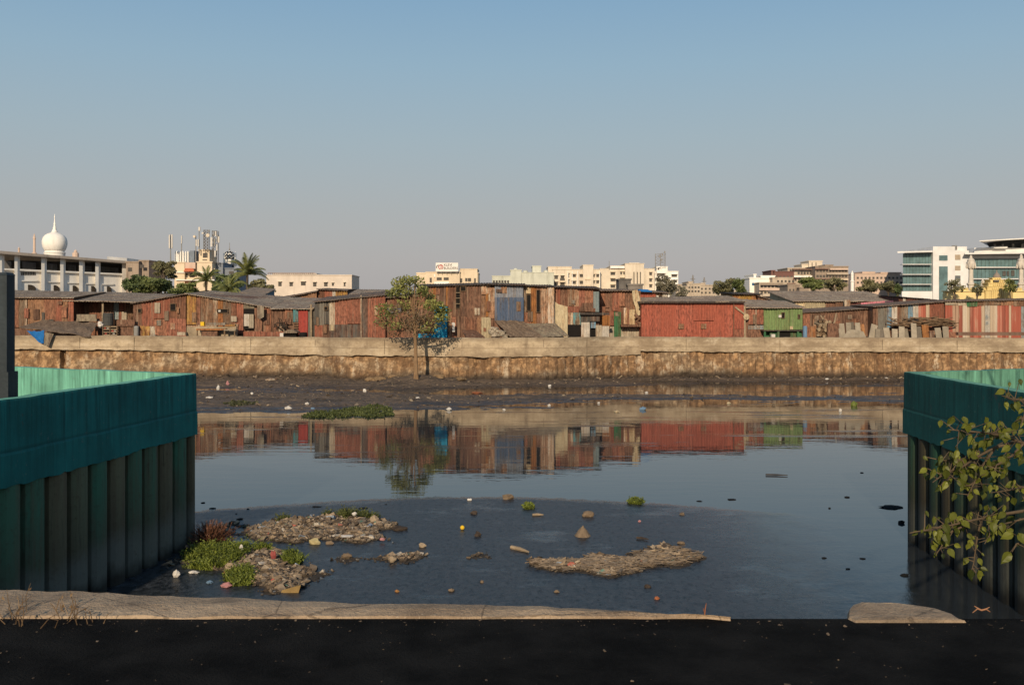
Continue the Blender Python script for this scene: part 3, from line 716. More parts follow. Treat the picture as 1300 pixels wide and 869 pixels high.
# --- tall rust shack with blue door
s = shack('tall two-storey rust shack with a bright blue door', 530, 584, 78.8, 363.2, 361.6, 6, 361, 360, ROOFD,
  [(530,552,None,392,RUST),(552,566,None,389,BRN,.02),(566,569,362.5,389,ORG,.05),(550,553,363,389,ORG,.05),(569,579,None,402,RUST),(569,574,396,B,BRNG,.03),(579,584,391,B,BRN,.03),(574,579,402,B,RUST,.02),(530,551,392,B,BRN)],
  wins=[(551.6,567.8,389,428.6,DOORB,'door'),(579,583.8,363.6,391,DARK,'window')], roof_px=(527,586))
mb = MB(); sheets(mb, 531,552,422.6,422.6,430,430,78.5); mb.build('blue_skirt', DOORB, s, recalc=False)
for y in (371,378,385):
    mb = MB(); mb.pbox(578.4,584.4,y,y+.7,78.5,.08); mb.build('rung', WOODL, s)
# --- brown rust shack
s = shack('dark brown rust shack with pale boarded corner left of the blue tarpaulin front', 584.4, 628, 78.4, 361.4, 360.6, 6, 359.6, 359.4, ROOFD,
  [(584.6,592,366,B,BRN),(592,611,None,404,BRN,.02),(590,606,402,422,RUST,.04),(606,611,402,B,BRNG,.05),(611,623,None,374,PALE),(611,616.5,374,404,BRNG),(616.5,620,372,402,ORG,.03),(620,628,364,404,PALE,.02),(610.6,622.8,402,B,CREAM,.05),(622.8,628,404,B,BRN)],
  wins=[(585,591,363.6,369,DARK)], roof_px=(583,630))
# --- blue tarpaulin shack
shack('shack fronted by a slate-blue tarpaulin under a black roof edge', 628, 664, 78.2, 360.4, 361.4, 6, 359.6, 360.2, ROOFD,
  [(628,664,None,378,TARPL),(628,664.5,377,408,TARPDB,.06),(636,643,363,372,BRNG,.05),(628,664,408,B,BRN)], roof_px=(616,668))
shack('orange-brown shack with open upper frames beside the slate-blue tarpaulin', 664, 703.6, 78.6, 362, 363.4, 6, 361.4, 362, ROOFD,
  [(664,668,None,406,GREY),(668,674,None,372,CREAM),(674,681,None,412,ORG),(681,686,None,410,BRN),(686,696,None,412,PALE),(696,703.5,None,420,WHITE,.03),(664,674,396,412,RUST,.04),(664,703,408,B,BRN,-.03)],
  wins=[(669,673.6,374,394,DARK),(681.4,685.4,368,396,DARK)], roof_px=(662,704))
# --- two storey rust shack
s = shack('two-storey rust patchwork shack with a cream sheet side and pale blue strip', 703.6, 761, 78.4, 363.8, 365.8, 6, 362.6, 364, ROOFD,
  [(704.4,711,None,(384,388),RUSTR),(711,717,None,389,BRN),(717,722,None,389,RUST),(722,729,None,388,BRNG,.02),(729,735,None,390,PALE,-.02),(735,742,None,394,RUSTR),(742,753,None,384,RUST),(742,753,384,395,BRN,.05),(753.2,760.4,369.4,395,BLUEG,.06),(717,735,388,397,RUSTR,.03),(735,743,384,395,BRN,.02),
   (720.6,727.4,396,412,PALE,.06),(727.6,737,396,411.6,TEALS,.08),(737,761,400,408.4,DGREY,.35)],
  wins=[(721,737,411.8,B,DARK,'doorway'),(749,756,409,B,DARK,'doorway')], roof_px=(702,764))
mb = MB(); mb.poly([(703.4,382),(709,386),(720.6,389),(720.6,B),(714,B),(702.6,414)],78.1,.1); mb.build('cream_side_sheet', CREAM, s)
mb = MB(); mb.pbox(736.6,773.5,396.8,399.4,77.7,.5); mb.build('awning_beam', ROOFD, s)
for a,b,t,m_,nm in ((738,748.6,408,WHITE,'lower_sheet'),(750,756,408.6,BLUE,'blue_shutter'),(756.2,764,412.4,PALE,'lower_sheet'),(764,773,413,WHITE,'lower_sheet')):
    mb = MB(); sheets(mb,a,b,t,t,B if nm != 'blue_shutter' else 416.4,B if nm != 'blue_shutter' else 416.4,78.0); mb.build(nm, m_, s, recalc=False)
# --- rust wall to the red shed
s = shack('jagged rust shack with a dark green door and broken white sheets', 761, 813.5, 79.2, 368.8, 368.2, 5.5, 367, 367, ROOFB,
  [(761,768,None,398,RUST),(768,777,None,396,BRN),(777,786,None,396,RUSTR),(786,793,None,388,RUST),(793,800,None,392,BRN),(761,774,400,414,ORG,.04),(773.6,779,394,414,RUSTR,.03),(774,779.4,414,B,PALE,.04),(779.4,788,395,B,DGRN,.06),(788,791.5,390,414,RUST,.02),(791.6,796,390,412,WHITE,.06),(796,799,391,411,RUST,.03),(799,806,392,411.6,CREAM,.06),(800,813,None,398,BRNG),(788,813,416,B,PALE,.05)], body=RUST, roof_px=(757,803))
mb = MB(); mb.pbox(788.6,813.6,412,414.6,78.2,.7); mb.build('shelf_beam', BRN, s)
mb = MB(); mb.poly([(802.6,368.6),(809.4,367.6),(813.4,382),(813,399),(808.6,402),(806.6,390),(803.4,380)],78.6,.08); mb.build('crooked_board', CREAM, s)
mb = MB(); mb.path([P(806,399,78.4),P(812,404,78.3),P(808,408,78.3),P(813,411,78.3)],.14,6); mb.build('bundle', BRN, s)
# --- the red shed
s = shack('long brick-red painted tin shed with a black roof edge', 814, 944.4, 77.4, 383.6, 381.6, 6.5, 378, 375.6, ROOFG,
  [(814,836,None,B,REDS),(836,858,None,B,REDS,.02),(858,880,None,B,REDS),(880,906,None,407,REDS,.02),(880,906,407,B,REDS,.04),(906,932,None,B,REDS),(932.2,944.2,None,417,REDS,.02),(932.2,944.2,417,B,RUSTR,.04)], roof_px=(811,948), body=REDS, patches=False)
for a in (861.4, 890): mb = MB(); mb.pbox(a,a+6.8,410.8,417.2,77.2,.1); mb.build('patch', BRNG, s)
mb = MB(); mb.pbox(810,946,382.2,384.4,76.98,.08); mb.build('fascia', ROOFD, s)
mb = MB(); mb.pbox(931.2,932.2,383,B,77.2,.1); mb.build('corner_post', BRN, s)
# --- rust strip + green shack
s = shack('narrow rust-red annex between the red shed and the green cabin', 944.8, 969, 77.8, 389.4, 389.2, 5.5, 379.6, 380, ROOFG,
  [(946,950,392,B,BRN),(950,958.6,None,412,RUSTR),(958.6,960.4,None,412,PALE,.03),(960.4,969,None,412,RUSTR),(950,969,412,418,BLUEG,.05),(950,969,418,B,BRN)], roof_px=(934,970))
mb = MB(); mb.pbox(944.4,946.6,388,B,77.4,.12); mb.build('post', WOODL, s)
mb = MB(); mb.lathe(0,0,[(.01,-.03),(.24,-.03),(.24,.03),(.01,.03)],14)
mb.v = [(v[0]+X(947.5,77.3), 77.3+v[2], v[1]+Z(402,77.3)) for v in mb.v]; mb.build('round_plate', CREAM, s)
mb = MB(); mb.poly([(934,388.6),(945,397),(945,399.4),(933,390.6)],77.2,.1); mb.build('brace', WOODL, s)
s = shack('bright green tin cabin raised on a shaded base', 969.4, 1018.6, 77.6, 389.8, 389.9, 5.5, 380.4, 382.4, ROOFG,
  [(969.6,985,None,418.6,GRN),(985,1002,None,418.6,GRN,.02),(1002.6,1018.4,None,419,GRN,.04)], body=DGRN, roof_px=(969,1021), bottom=419, patches=False,
  wins=[(992.8,996,396.8,403.4,DARK),(1013.6,1015.4,399.4,404,DARK),(988.6,992.2,399.6,402.8,WHITEP,'notice'),(1003,1006.6,414,418,CREAM,'patch')])
mb = MB(); mb.pbox(968.5,1022,418.8,420.2,76.9,.9); mb.build('floor_beam', ROOFD, s)
for a in (970,987,1012): mb = MB(); mb.pbox(a,a+2.4,420.4,B,77.0,.2); mb.build('leg', DGRN, s)
mb = MB(); sheets(mb, 977,989,421,421,B,B,77.3); mb.build('base_sheet', DGRN, s, recalc=False)
mb = MB(); sheets(mb, 1003,1018,421.5,421.5,B,B,77.3); mb.build('base_sheet', DGRN, s, recalc=False)
mb = MB(); mb.pbox(989,1003,420.4,B,77.2,.1); mb.build('doorway', DARK, s)
# --- lean brown shed with slanted roof
shack('low dark brown lean-to shed with a slanting roof line above the log pile', 1018.8, 1107.6, 79.4, 396.4, 390.6, 5, 393.4, 388.6, ROOFB,
  [(1019,1028,None,B,RUST),(1028,1046,None,B,BRN),(1046,1066,None,B,BRN),(1066,1086,None,B,BRN),(1086,1107,None,B,BRN)], body=BRN)
# --- striped sheets to the right
s = shack('row of faded multicoloured upright sheets under a thin slanting beam', 1107.8, 1199, 78.2, 388.8, 382.2, 5, 387.6, 381.4, ROOFB,
  [(1108,1114,None,B,BRN),(1114,1126,None,B,GREY),(1126.2,1131.6,None,416,BLUE,.03),(1132,1138.6,None,412,WHITE,.03),(1138.6,1143,None,413,RUST),(1143,1152.4,None,412,GREY,.02),(1152.6,1159,None,410,BLUE,.03),(1159,1165.6,None,410,WHITE,.03),(1165.8,1180,None,416,STRIPE),(1180,1199,None,416,RUSTR,.02),(1132,1199,410,B,BRN,-.02)])
s = shack('long shed of red and beige striped sheets at the far right edge', 1199.4, 1345, 78.0, 382, 379.4, 5, 381.2, 378.8, ROOFB,
  [(1199.6,1213,386.6,B,STRIPE),(1213,1227,386.6,B,STRIPE,.02),(1227,1249.6,387,B,STRIPE),(1250,1256.4,387,B,WHITE,.05),(1256.6,1276,387,B,STRIPE),(1276,1296,387,B,STRIPE,.02),(1296,1306,388,B,BLUEG,.03),(1306,1345,388,B,STRIPE),(1199.6,1227,None,387.4,PALE,.05),(1227,1240,None,388,DGRN,.06),(1240,1345,None,388,BRNG,.05)])
mb = MB()
for (u,v,w,h) in ((1251.6,400,2.8,.5),(1251.6,402,3.4,.5),(1251.8,404,2.2,.5),(1252,408.5,3,.5),(1251.6,410.5,3.4,.5)): mb.pbox(u,u+w,v,v+h,77.75,.02)
mb.build('faint_marks', BLUE, s)
mb = MB(); mb.pbox(1216.6,1345,421.4,425.6,76.2,.4); solo(mb, 'timber_beam', plain('beam_wood', (.2,.125,.09), .6), 'long brown timber beam lying on the embankment at far right', 'beam')

# --- second row: roofs that show over the front row
shack('small blue walled hut with a sloping grey roof behind the patchwork shack', 306, 333, 86, 370.4, 374.4, 4.5, 364.4, 367, ROOFG, [(306.4,332.6,None,382,BLUE)], body=BLUE, bottom=384, group='shacks of the second row')
shack('second-row shed with a long thin dark roof edge left of the rust-topped shed', 348, 402, 88, 380, 369.4, 5, 376, 366.6, ROOFB, [(350,402,None,390,BRNG)], group='shacks of the second row', body=BRN)
shack('second-row shed of rust and yellowish sheets under a stepped roof', 404, 441, 90, 366.6, 368.4, 5, 366, 367.4, ROOFB, [(404,412,None,388,RUST),(412,422,None,388,RUSTR),(422,426,None,388,WHITE,.03),(426,441,None,388,YEL)], group='shacks of the second row')
shack('second-row shed with a broad grey roof next to the tree', 441, 489, 88, 375, 376, 6, 367.4, 368.2, ROOFG, [(441,489,None,388,BRN)], group='shacks of the second row')
s = shack('small red hut with a blue sheet over its roof behind the red shed', 811, 848, 84, 369.6, 371.4, 4, 367.8, 369.4, ROOFB, [(811,832,None,388,REDS),(832,838,None,388,BRN),(841,848,None,388,WHITE)], group='shacks of the second row', wins=[(836.6,840.2,375,379.6,DARK),(833.4,836,375,379.6,WHITEP,'shutter')])
mb = MB(); mb.poly([(810.6,369.8),(811.6,366.8),(822,367.2),(828,369.4),(828,370.6)],83.4,2.2); mb.build('blue_sheet', TARPBLUE, s)
shack('ochre walled shed with a dark gable roof behind the green cabin', 930, 966, 86, 372.6, 373.2, 5, 371.2, 371.6, ROOFD, [(930,964,None,390,YEL)], group='shacks of the second row', body=YEL)
s = shack('shed with a grey sloping roof and dark ridge just behind the green cabin', 962, 992, 85.4, 374.6, 384.4, 5, 372, 381, ROOFB, [(962,992,None,392,BRN)], group='shacks of the second row')
s = shack('wide warehouse with a cream wall under a broad grey-brown roof', 1009, 1142, 92, 381.4, 381.6, 9, 369.8, 370.2, ROOFG, [(1009,1047,None,400,CREAM),(1048,1073,None,400,BRN),(1073,1077,None,400,DARK),(1077,1093,None,400,MAROON),(1122,1142,None,398,MAROON)], group='shacks of the second row', body=CREAM, roof_px=(1004,1144))
mb = MB(); sheets(mb, 1093,1123,383.6,381,391,389,91.4); mb.build('pink_sheet', PINK, s, recalc=False)
mb = MB(); sheets(mb, 1123,1136,381.4,380.6,389,388,91.4); mb.build('purple_sheet', PURP, s, recalc=False)
mb = MB(); mb.pbox(1072,1079.6,380.6,396,91.2,.2); mb.build('pale_board', PALE, s)
s = shack('dark maroon shed with a sagging roof below the glass office block', 1141, 1200, 90, 376.2, 381.4, 5, 375, 380.4, ROOFD, [(1141,1146,None,396,MAROON),(1146,1149.6,None,396,WHITE,.04),(1149.6,1200,None,396,MAROON)], group='shacks of the second row', body=MAROON)

# dark ridge fillers further back so no bare ground shows between roofs
shack('low dark roofed shed seen between the left trees and shacks', 175, 310, 95, 375.6, 376, 5, 373, 373.6, ROOFD, [(175,310,None,392,BRN)], group='shacks of the second row', body=BRN)

CUR = None
# ------------------------------------------------------------------ goods along the embankment top
def wpoly(pts, name, mat, label, cat, group=None):
    """thin cloth/sheet through world points given as rows of equal length"""
    n = len(pts[0]); vs = [v for r in pts for v in r]; fs = []
    for j in range(len(pts)-1):
        for i in range(n-1): fs.append((j*n+i, j*n+i+1, (j+1)*n+i+1, (j+1)*n+i))
    mb = MB().add(vs, fs); o = mb.build(name, mat, None, False, False); tag(o, label, cat, group)
    md = o.modifiers.new('thick', 'SOLIDIFY'); md.thickness = .03; return o
def drape(a, b, c, d_, nu, nv, sag, amp, seed):
    """bilinear patch a(top left) b(top right) c(bottom right) d(bottom left)"""
    rows = []
    for j in range(nv+1):
        v = j/nv; r = []
        for i in range(nu+1):
            u = i/nu; p = (a*(1-u)+b*u)*(1-v) + (d_*(1-u)+c*u)*v
            p = p + Vector((0, amp*fbm(u*5+seed, v*2, seed), -sag*math.sin(math.pi*u)*1.0 + amp*.8*fbm(u*6+seed, v*3, seed+3)))
            r.append(p)
        rows.append(r)
    return rows
wpoly(drape(P(52,407,78.8),P(124,410,78.6),P(114,427.6,74.7),P(24,415.6,76.4),26,8,-.02,.14,1), 'tarpaulin', TARPB, 'large brown tarpaulin awning sloping over the wall at far left', 'tarpaulin')
wpoly(drape(P(34,419.5,74.72),P(56.4,419.5,74.66),P(55.6,435.4,74.55),P(49,434,74.55),12,8,.06,.1,4), 'tarpaulin', TARPBLUE, 'bright blue tarpaulin scrap hanging over the wall at left', 'tarpaulin')
wpoly(drape(P(56.8,421.5,74.7),P(68.5,423.5,74.66),P(61.6,440.4,74.55),P(56,437,74.58),8,8,.0,.08,6), 'sacking', TARPC, 'grey-brown sacking hanging next to the blue tarpaulin', 'cloth')
def bench(label, px0, px1, pyt, pyb, d, top, leg=WOOD, cat='bench', name='bench', back=None):
    root = thing(name, label, cat, (X((px0+px1)/2,d), d, 2.6))
    mb = MB(); mb.pbox(px0,px1,pyt,pyb,d,.6); mb.build('top', top, root)
    for px in (px0+.6, px1-1.8):
        mb = MB(); mb.pbox(px,px+1.2,pyb,B+1,d+.04,.09); mb.build('leg', leg, root)
    if back: mb = MB(); mb.pbox(*back,d+.5,.08); mb.build('back', top, root)
    return root
bench('padded beige seat raised against the shaded shed', 97, 122.6, 404.4, 407.6, 78.6, TARPC, back=(97.4,122.2,398.8,404.6))
bench('dark wooden table with a sloping back right of the water drum', 149.4, 170.4, 411.4, 413.6, 77.4, BRN, cat='table', name='table', back=(149,171,405.6,411.6))
mb = MB(); mb.pbox(150.4,169.8,414,B,77.6,.4); solo(mb, 'crate', BRN, 'brown crate under the dark wooden table', 'crate')
mb = MB(); dd = 77.6; xc = X(137,dd); r = 6.2*M(dd)
mb.lathe(xc, dd, [(r*.9,Z(413.4,dd)),(r,Z(412.6,dd)),(r,Z(408,dd)),(r*1.04,Z(407.6,dd)),(r,Z(407,dd)),(r,Z(402,dd)),(r*1.04,Z(401.6,dd)),(r,Z(401,dd)),(r*.97,Z(398,dd)),(r*.8,Z(397.2,dd))], 16)
solo(mb, 'water_drum', DRUM, 'dark ribbed water drum standing on a crate stand', 'drum', smooth=False)
root = thing('drum_stand', 'stacked pale crate stand under the dark water drum', 'stand', (X(138,77.5), 77.6, 2.6))
for y in (414, 417.4, 420.8, 424.4):
    mb = MB(); mb.pbox(130,149,y,y+1.1,77.2,.9); mb.build('shelf', WOODL, root)
for px in (130,139,148): mb = MB(); mb.pbox(px,px+1,414,B,77.15,.1); mb.build('leg', WOOD, root)
for i,(px,y) in enumerate(((131.5,415.2),(135.5,415.2),(141.5,418.6),(144.6,418.6),(133,422),(143,422.2))):
    mb = MB(); mb.pbox(px,px+2.6,y,y+2.1,77.3,.3); solo(mb, 'can', METAL if i%2 else REDD, ['small red tin on the drum stand','small grey tin on the drum stand'][i%2], 'tin', 'tins on the drum stand')
mb = MB(); mb.rock(P(127.6,412,77.2),(.2,.2,.26),3); solo(mb,'bucket',WHITEP,'small white bucket left of the drum stand','bucket')
mb = MB(); mb.lathe(X(173.2,77), 77, [(.17,2.62),(.19,2.9),(.19,3.9),(.15,3.98),(.1,4.0)], 12); solo(mb,'milk_can',METAL,'tall grey metal can standing right of the dark table','can')
wpoly(drape(P(178,413,76.6),P(190,414,76.5),P(190,428,76.2),P(180,428,76.2),8,6,.02,.15,9),'cloth',YEL,'yellow patterned cloth draped at the foot of the gabled shack','cloth')
wpoly(drape(P(190,414.4,76.5),P(197,414,76.5),P(196.6,427,76.2),P(191,428,76.2),8,6,.02,.15,12),'cloth',PALE,'pale striped cloth beside the yellow draped cloth','cloth')
mb = MB(); mb.pbox(225,235.4,421.4,425.6,76.4,.5); solo(mb,'basin',PALE,'low pale trough at the base of the gabled shack','trough')
mb = MB(); mb.pbox(237,300,414.6,B,76.9,.35); solo(mb,'low_wall',plain('dirty_plaster',(.42,.33,.22),.55,(1.5,1.5,1)),'low plastered wall in front of the yellow sheet shack','wall')
bench('orange edged wooden counter built against the low plastered wall', 249, 286, 417, 419, 76.1, ORG, cat='counter', name='counter')
mb = MB(); mb.pbox(256,276,419.4,B,76.3,.4); solo(mb,'crate',BRN,'reddish brown crate under the orange edged counter','crate')
bench('small grey stone table at the right end of the low plastered wall', 284, 299, 418, 419.4, 76.0, STONE, cat='table', name='table')
mb = MB(); mb.pbox(254.4,259,408.4,413.4,76.8,.3); solo(mb,'canister',YELP,'yellow canister on top of the low plastered wall','canister')
mb = MB(); mb.pbox(286,298,411.6,414,76.8,.4); solo(mb,'bundle',YEL,'flat yellow bundle on the right end of the low plastered wall','bundle')
mb = MB(); mb.pbox(262,286,409.4,412.6,76.9,.3); solo(mb,'plank',GREY,'grey plank laid along the low plastered wall','plank')
mb = MB(); sheets(mb, 309,361,420.4,420.4,B,B,77.0); solo(mb,'fence_panel',RUSTR,'low red-rust sheet fence below the hanging cloth','fence',recalc=False)
root = thing('kennel','small tarpaulin covered kennel at the wall near the red door','kennel',(X(368,76.3),76.6,2.6))
mb = MB(); mb.poly([(359.6,421.6),(366,418.2),(372,418.4),(377.4,421.4),(377,422.6),(360,422.8)],76.0,1.1); mb.build('roof', TARPC, root)
mb = MB(); mb.pbox(361,376,422.8,B,76.3,.8); mb.build('body', DARK, root)
mb = MB(); mb.pbox(355.2,359.6,422.6,B,76.0,.4); solo(mb,'box',WHITEP,'small white box beside the kennel','box')
mb = MB(); mb.lathe(X(385,76.2),76.2,[(.3,2.6),(.32,3.4),(.28,3.5),(.05,3.52)],12); solo(mb,'barrel',BLACKP,'short black barrel in front of the red door','barrel')
mb = MB()
for i in range(26):
    c = P(rnd.uniform(347,365), rnd.uniform(408,417), 77.6); q = c + Vector((rnd.uniform(-.4,.4), rnd.uniform(-.2,.2), rnd.uniform(-.35,.35))); mb.path([c,(c+q)/2+Vector((0,0,rnd.uniform(-.1,.1))),q], .035, 4)
solo(mb,'wire_bundle',plain('dark_wire',(.06,.045,.035),.6),'tangled dark scrap wire bundle on the brown patchwork wall','scrap')
# sheets below the blue tarpaulin
wpoly(drape(P(628,407,78.0),P(664,407.6,78.0),P(690,428.4,75.6),P(648,428,75.6),14,6,-.02,.1,15),'sloping_sheet',TARPB,'brown sheet lean-to roof sloping below the slate-blue tarpaulin','lean-to')
wpoly(drape(P(664,411,78.0),P(706,411,78.0),P(722,426.6,75.9),P(690,428,75.9),14,6,-.02,.1,17),'sloping_sheet',TARPC,'grey-brown sheet lean-to roof reaching the cream sheet side','lean-to')
wpoly(drape(P(586,419.4,78),P(604,419.2,78),P(616,428.6,75.6),P(592,428.6,75.6),10,4,-.02,.06,19),'sloping_sheet',BRN,'small brown awning sheet at the foot of the dark brown shack','lean-to')
mb = MB()
for i in range(44):
    px = rnd.uniform(623,650); py = rnd.uniform(413,427)
    if py < 413 + (px-623)*.55: continue
    mb.c = rnd.random(); mb.rock(P(px,py,76.2),(.22,.16,.14),i,1)
solo(mb,'sack_heap',plain('sack_white',(.45,.38,.29),.4,(3,3,3)),'heap of pale sacks under the lean-to roofs','sacks')
# shirt on the line
mb = MB(); mb.add([P(573.4,410,78.0),P(575,409,78),P(577,409.4,78),P(578,412,78),P(577.2,413.4,77.95),P(577.4,421,77.9),P(574.2,421,77.9),P(574.2,413,77.95)],[(0,1,2,3,4,5,6,7)]); solo(mb,'hanging_shirt',WHITEP,'white shirt hung beside the bright blue door','shirt',recalc=False)
# green cabin surroundings
mb = MB(); mb.lathe(X(1022,76.8),76.8,[(.16,2.62),(.17,3.9),(.1,4.0)],10); solo(mb,'drum',BLUEP,'slim blue drum standing right of the green cabin','drum')
mb = MB(); mb.pbox(979.4,984.2,424,B,76.0,.3); solo(mb,'box',WHITEP,'small white box on the wall below the green cabin','box')
# log pile, boards and slabs
mb = MB(); sheets(mb,1028,1036,413,412,B,B,76.8); solo(mb,'board',ORG,'tan board leaning at the left of the log pile','board',recalc=False)
kk = 0
for row in range(6):
    for i in range(5-row//3):
        px = 1036.5+i*4.3+rnd.uniform(-.9,.9)+row*.8; py = 425.5-row*3.5+rnd.uniform(-.6,.6); dd = 77.2
        mb = MB(); a = P(px,py,dd); ang = rnd.uniform(-.35,.35); v = Vector((math.sin(ang)*.5, .9, rnd.uniform(-.05,.25))); rr = rnd.uniform(.10,.15)
        mb.path([a-v*.3, a+v*.15+Vector((0,0,rnd.uniform(-.05,.05))), a+v*.7],[rr,rr*.95,rr*.85],8); mb.c = rnd.random(); mb.t = [rnd.random()]*len(mb.v)
        solo(mb,'log',WOODL if rnd.random()<.6 else WOOD,'short round log in the heap behind the wall','log','logs heaped left of the brown board'); kk += 1
for i,(px,a) in enumerate(((1041,.5),(1047,-.45),(1058,.3))):
    mb = MB(); c = P(px, 410+rnd.uniform(-2,2), 77.6); v = Vector((math.sin(a), 0, math.cos(a)))*.75; mb.path([c-v,c+v*.1+Vector((.08,0,0)),c+v],[.08,.07,.05],6)
    solo(mb,'branch',WOODL,'pale cut branch sticking up from the log heap','branch','branches on the log heap')
mb = MB(); mb.poly([(1051,410),(1065.4,410.4),(1066,428.6),(1050.4,428.6)],76.6,.2); solo(mb,'board',BRN,'broad rusty brown board between the logs and the stone slabs','board')
slabs = [(1070,409,8,.0,STONE),(1078,408,6.5,.06,STONE),(1084,407.4,7,-.05,STONED),(1090.5,408,7,.02,STONE),(1097,410,7.2,-.06,YEL),(1106,410,8.6,.32,STONE),(1114,416,6,.18,STONE),(1120,417,7,.0,STONED),(1128,414.6,8,-.05,STONE),(1136.6,416,7.4,.1,STONE),(1145,413,7.6,.12,STONE),(1152,416,7,-.05,STONE),(1161,408.6,7.2,.07,STONE),(1168,413,7.4,.0,STONED),(1176.6,411,9.2,.03,ORG),(1185,419,6.2,.0,BRN),(1193.4,414.6,8,-.04,STONE),(1202,413,8,.05,STONE),(1212,420,8.4,.0,RUST)]
names = {0:'first grey slab right of the broad brown board',1:'second grey slab right of the broad brown board',2:'darker slab third right of the broad brown board',3:'grey slab just left of the yellow slab',4:'mustard yellow slab in the stone row',5:'tilted pale slab just right of the yellow slab',6:'low slab at the foot of the tilted pale slab',7:'low dark slab two right of the tilted pale slab',8:'beige slab three right of the tilted pale slab',9:'leaning beige slab six left of the orange slab',10:'leaning beige slab four left of the orange slab',11:'low beige slab three left of the orange slab',12:'tall narrow grey slab two left of the orange slab',13:'dark grey slab just left of the orange slab',14:'orange brown slab in the stone row',15:'low dark brown slab just right of the orange slab',16:'pale slab two right of the orange slab',17:'pale slab three right of the orange slab',18:'rust brown block ending the stone row at right'}
for i,(px,pt,w,a,m_) in enumerate(slabs):
    mb = MB(); dd = 76.3+.1*(i%3); h = (429-pt)*M(dd); c = P(px,429,dd); c.z = 2.9; hh = h+.2
    mb.c = rnd.random(); mb.rotbox((c.x+math.sin(a)*hh*.5, dd+.25, c.z-.1+hh*.5), (w*M(dd)*.95,.07,hh), rx=-.28, ry=a)
    solo(mb,'stone_slab',m_,names[i],'slab','slabs stood in a row on the embankment')
wpoly(drape(P(1078,418,76.0),P(1096,421,76.0),P(1100,429,75.8),P(1068,429,75.8),8,4,-.03,.06,23),'cement_heap',STONE,'low heap of grey cement in front of the slabs','heap')
mb = MB()
for i in range(70):
    px = rnd.uniform(1136,1208); py = rnd.uniform(403,412) + abs(px-1172)*.05; c = P(px,py,77.2+rnd.uniform(0,.6)); L = rnd.uniform(.3,.9); a = rnd.gauss(0,.16)
    v = Vector((math.cos(a),rnd.uniform(-.3,.3),math.sin(a)))*L; mb.c = rnd.random(); mb.path([c-v,c+Vector((0,0,rnd.uniform(-.06,.08))),c+v],[.05,.045,.03],5)
o = solo(mb,'brushwood_pile',WOOD,'long pile of brown brushwood behind the stone slabs','brushwood')

# ------------------------------------------------------------------ trees and plants
def leaf_clumps(mb, clumps, n, size, rng, bias=None):
    tot = sum(c[3]*c[4]*c[5] for c in clumps)
    for (x,y,z,rx,ry,rz) in clumps:
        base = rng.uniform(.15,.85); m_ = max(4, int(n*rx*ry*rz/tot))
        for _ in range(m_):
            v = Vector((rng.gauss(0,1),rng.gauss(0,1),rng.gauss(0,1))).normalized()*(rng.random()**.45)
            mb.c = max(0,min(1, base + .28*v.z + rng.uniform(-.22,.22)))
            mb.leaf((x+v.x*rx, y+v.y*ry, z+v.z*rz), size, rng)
def crown_clumps(cx, cy, cz, rx, ry, rz, n, rng, k=.38):
    out = []
    for _ in range(n):
        v = Vector((rng.gauss(0,1),rng.gauss(0,1),rng.gauss(0,1))).normalized()*(.35+.6*rng.random())
        s_ = rng.uniform(.7,1.25)*k
        out.append((cx+v.x*rx, cy+v.y*ry, cz+v.z*rz, rx*s_, ry*s_, rz*s_*.85))
    return out
GREEN = leafm('leaf_green', (0.042,0.059,0.020), (0.238,0.266,0.091))
GREEN2 = leafm('leaf_deep_green', (0.033,0.050,0.021), (0.173,0.217,0.083))
OLIVE = leafm('leaf_olive', (0.069,0.069,0.035), (0.288,0.263,0.131))
GREYG = leafm('leaf_dusty_grey', (0.098,0.092,0.063), (0.333,0.299,0.207))
YG = leafm('leaf_yellow_green', (.07,.085,.028), (.36,.36,.11))
PALMM = leafm('palm_green', (0.062,0.075,0.025), (0.300,0.306,0.100))
DRY = leafm('dry_leaf', (.06,.045,.026), (.24,.18,.11))
def tree(label, px, ytop, ybot, wpx, d, mat, n=900, leaf=.55, seed=1, ground=2.6, trunk=True, name='tree', k=.36, ncl=22):
    rng = random.Random(seed); m_ = M(d); cx = X(px,d); zt, zb = Z(ytop,d), Z(ybot,d); cz = (zt+zb)/2; rx = wpx*m_/2; rz = (zt-zb)/2
    root = thing(name, label, 'tree', (cx, d, ground), 'trees behind the shacks')
    cl = crown_clumps(cx, d, cz, rx*.82, rx*.8, rz*.82, ncl, rng, k)
    mb = MB(); h = cz-ground; r0 = max(.14, h*.03)
    mb.path([(cx,d,ground-.1),(cx+.03*h,d,ground+h*.5),(cx-.01*h,d,cz)],[r0,r0*.75,r0*.45],8)
    for c in cl[::3]:
        mb.path([(cx,d,ground+h*rng.uniform(.55,.9)),((cx+c[0])/2,(d+c[1])/2,(cz+c[2])/2-.1*rz),(c[0],c[1],c[2])],[r0*.4,r0*.28,r0*.1],5)
    mb.build('trunk', BARKG, root)
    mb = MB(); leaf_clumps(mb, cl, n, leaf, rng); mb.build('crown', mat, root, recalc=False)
    return root
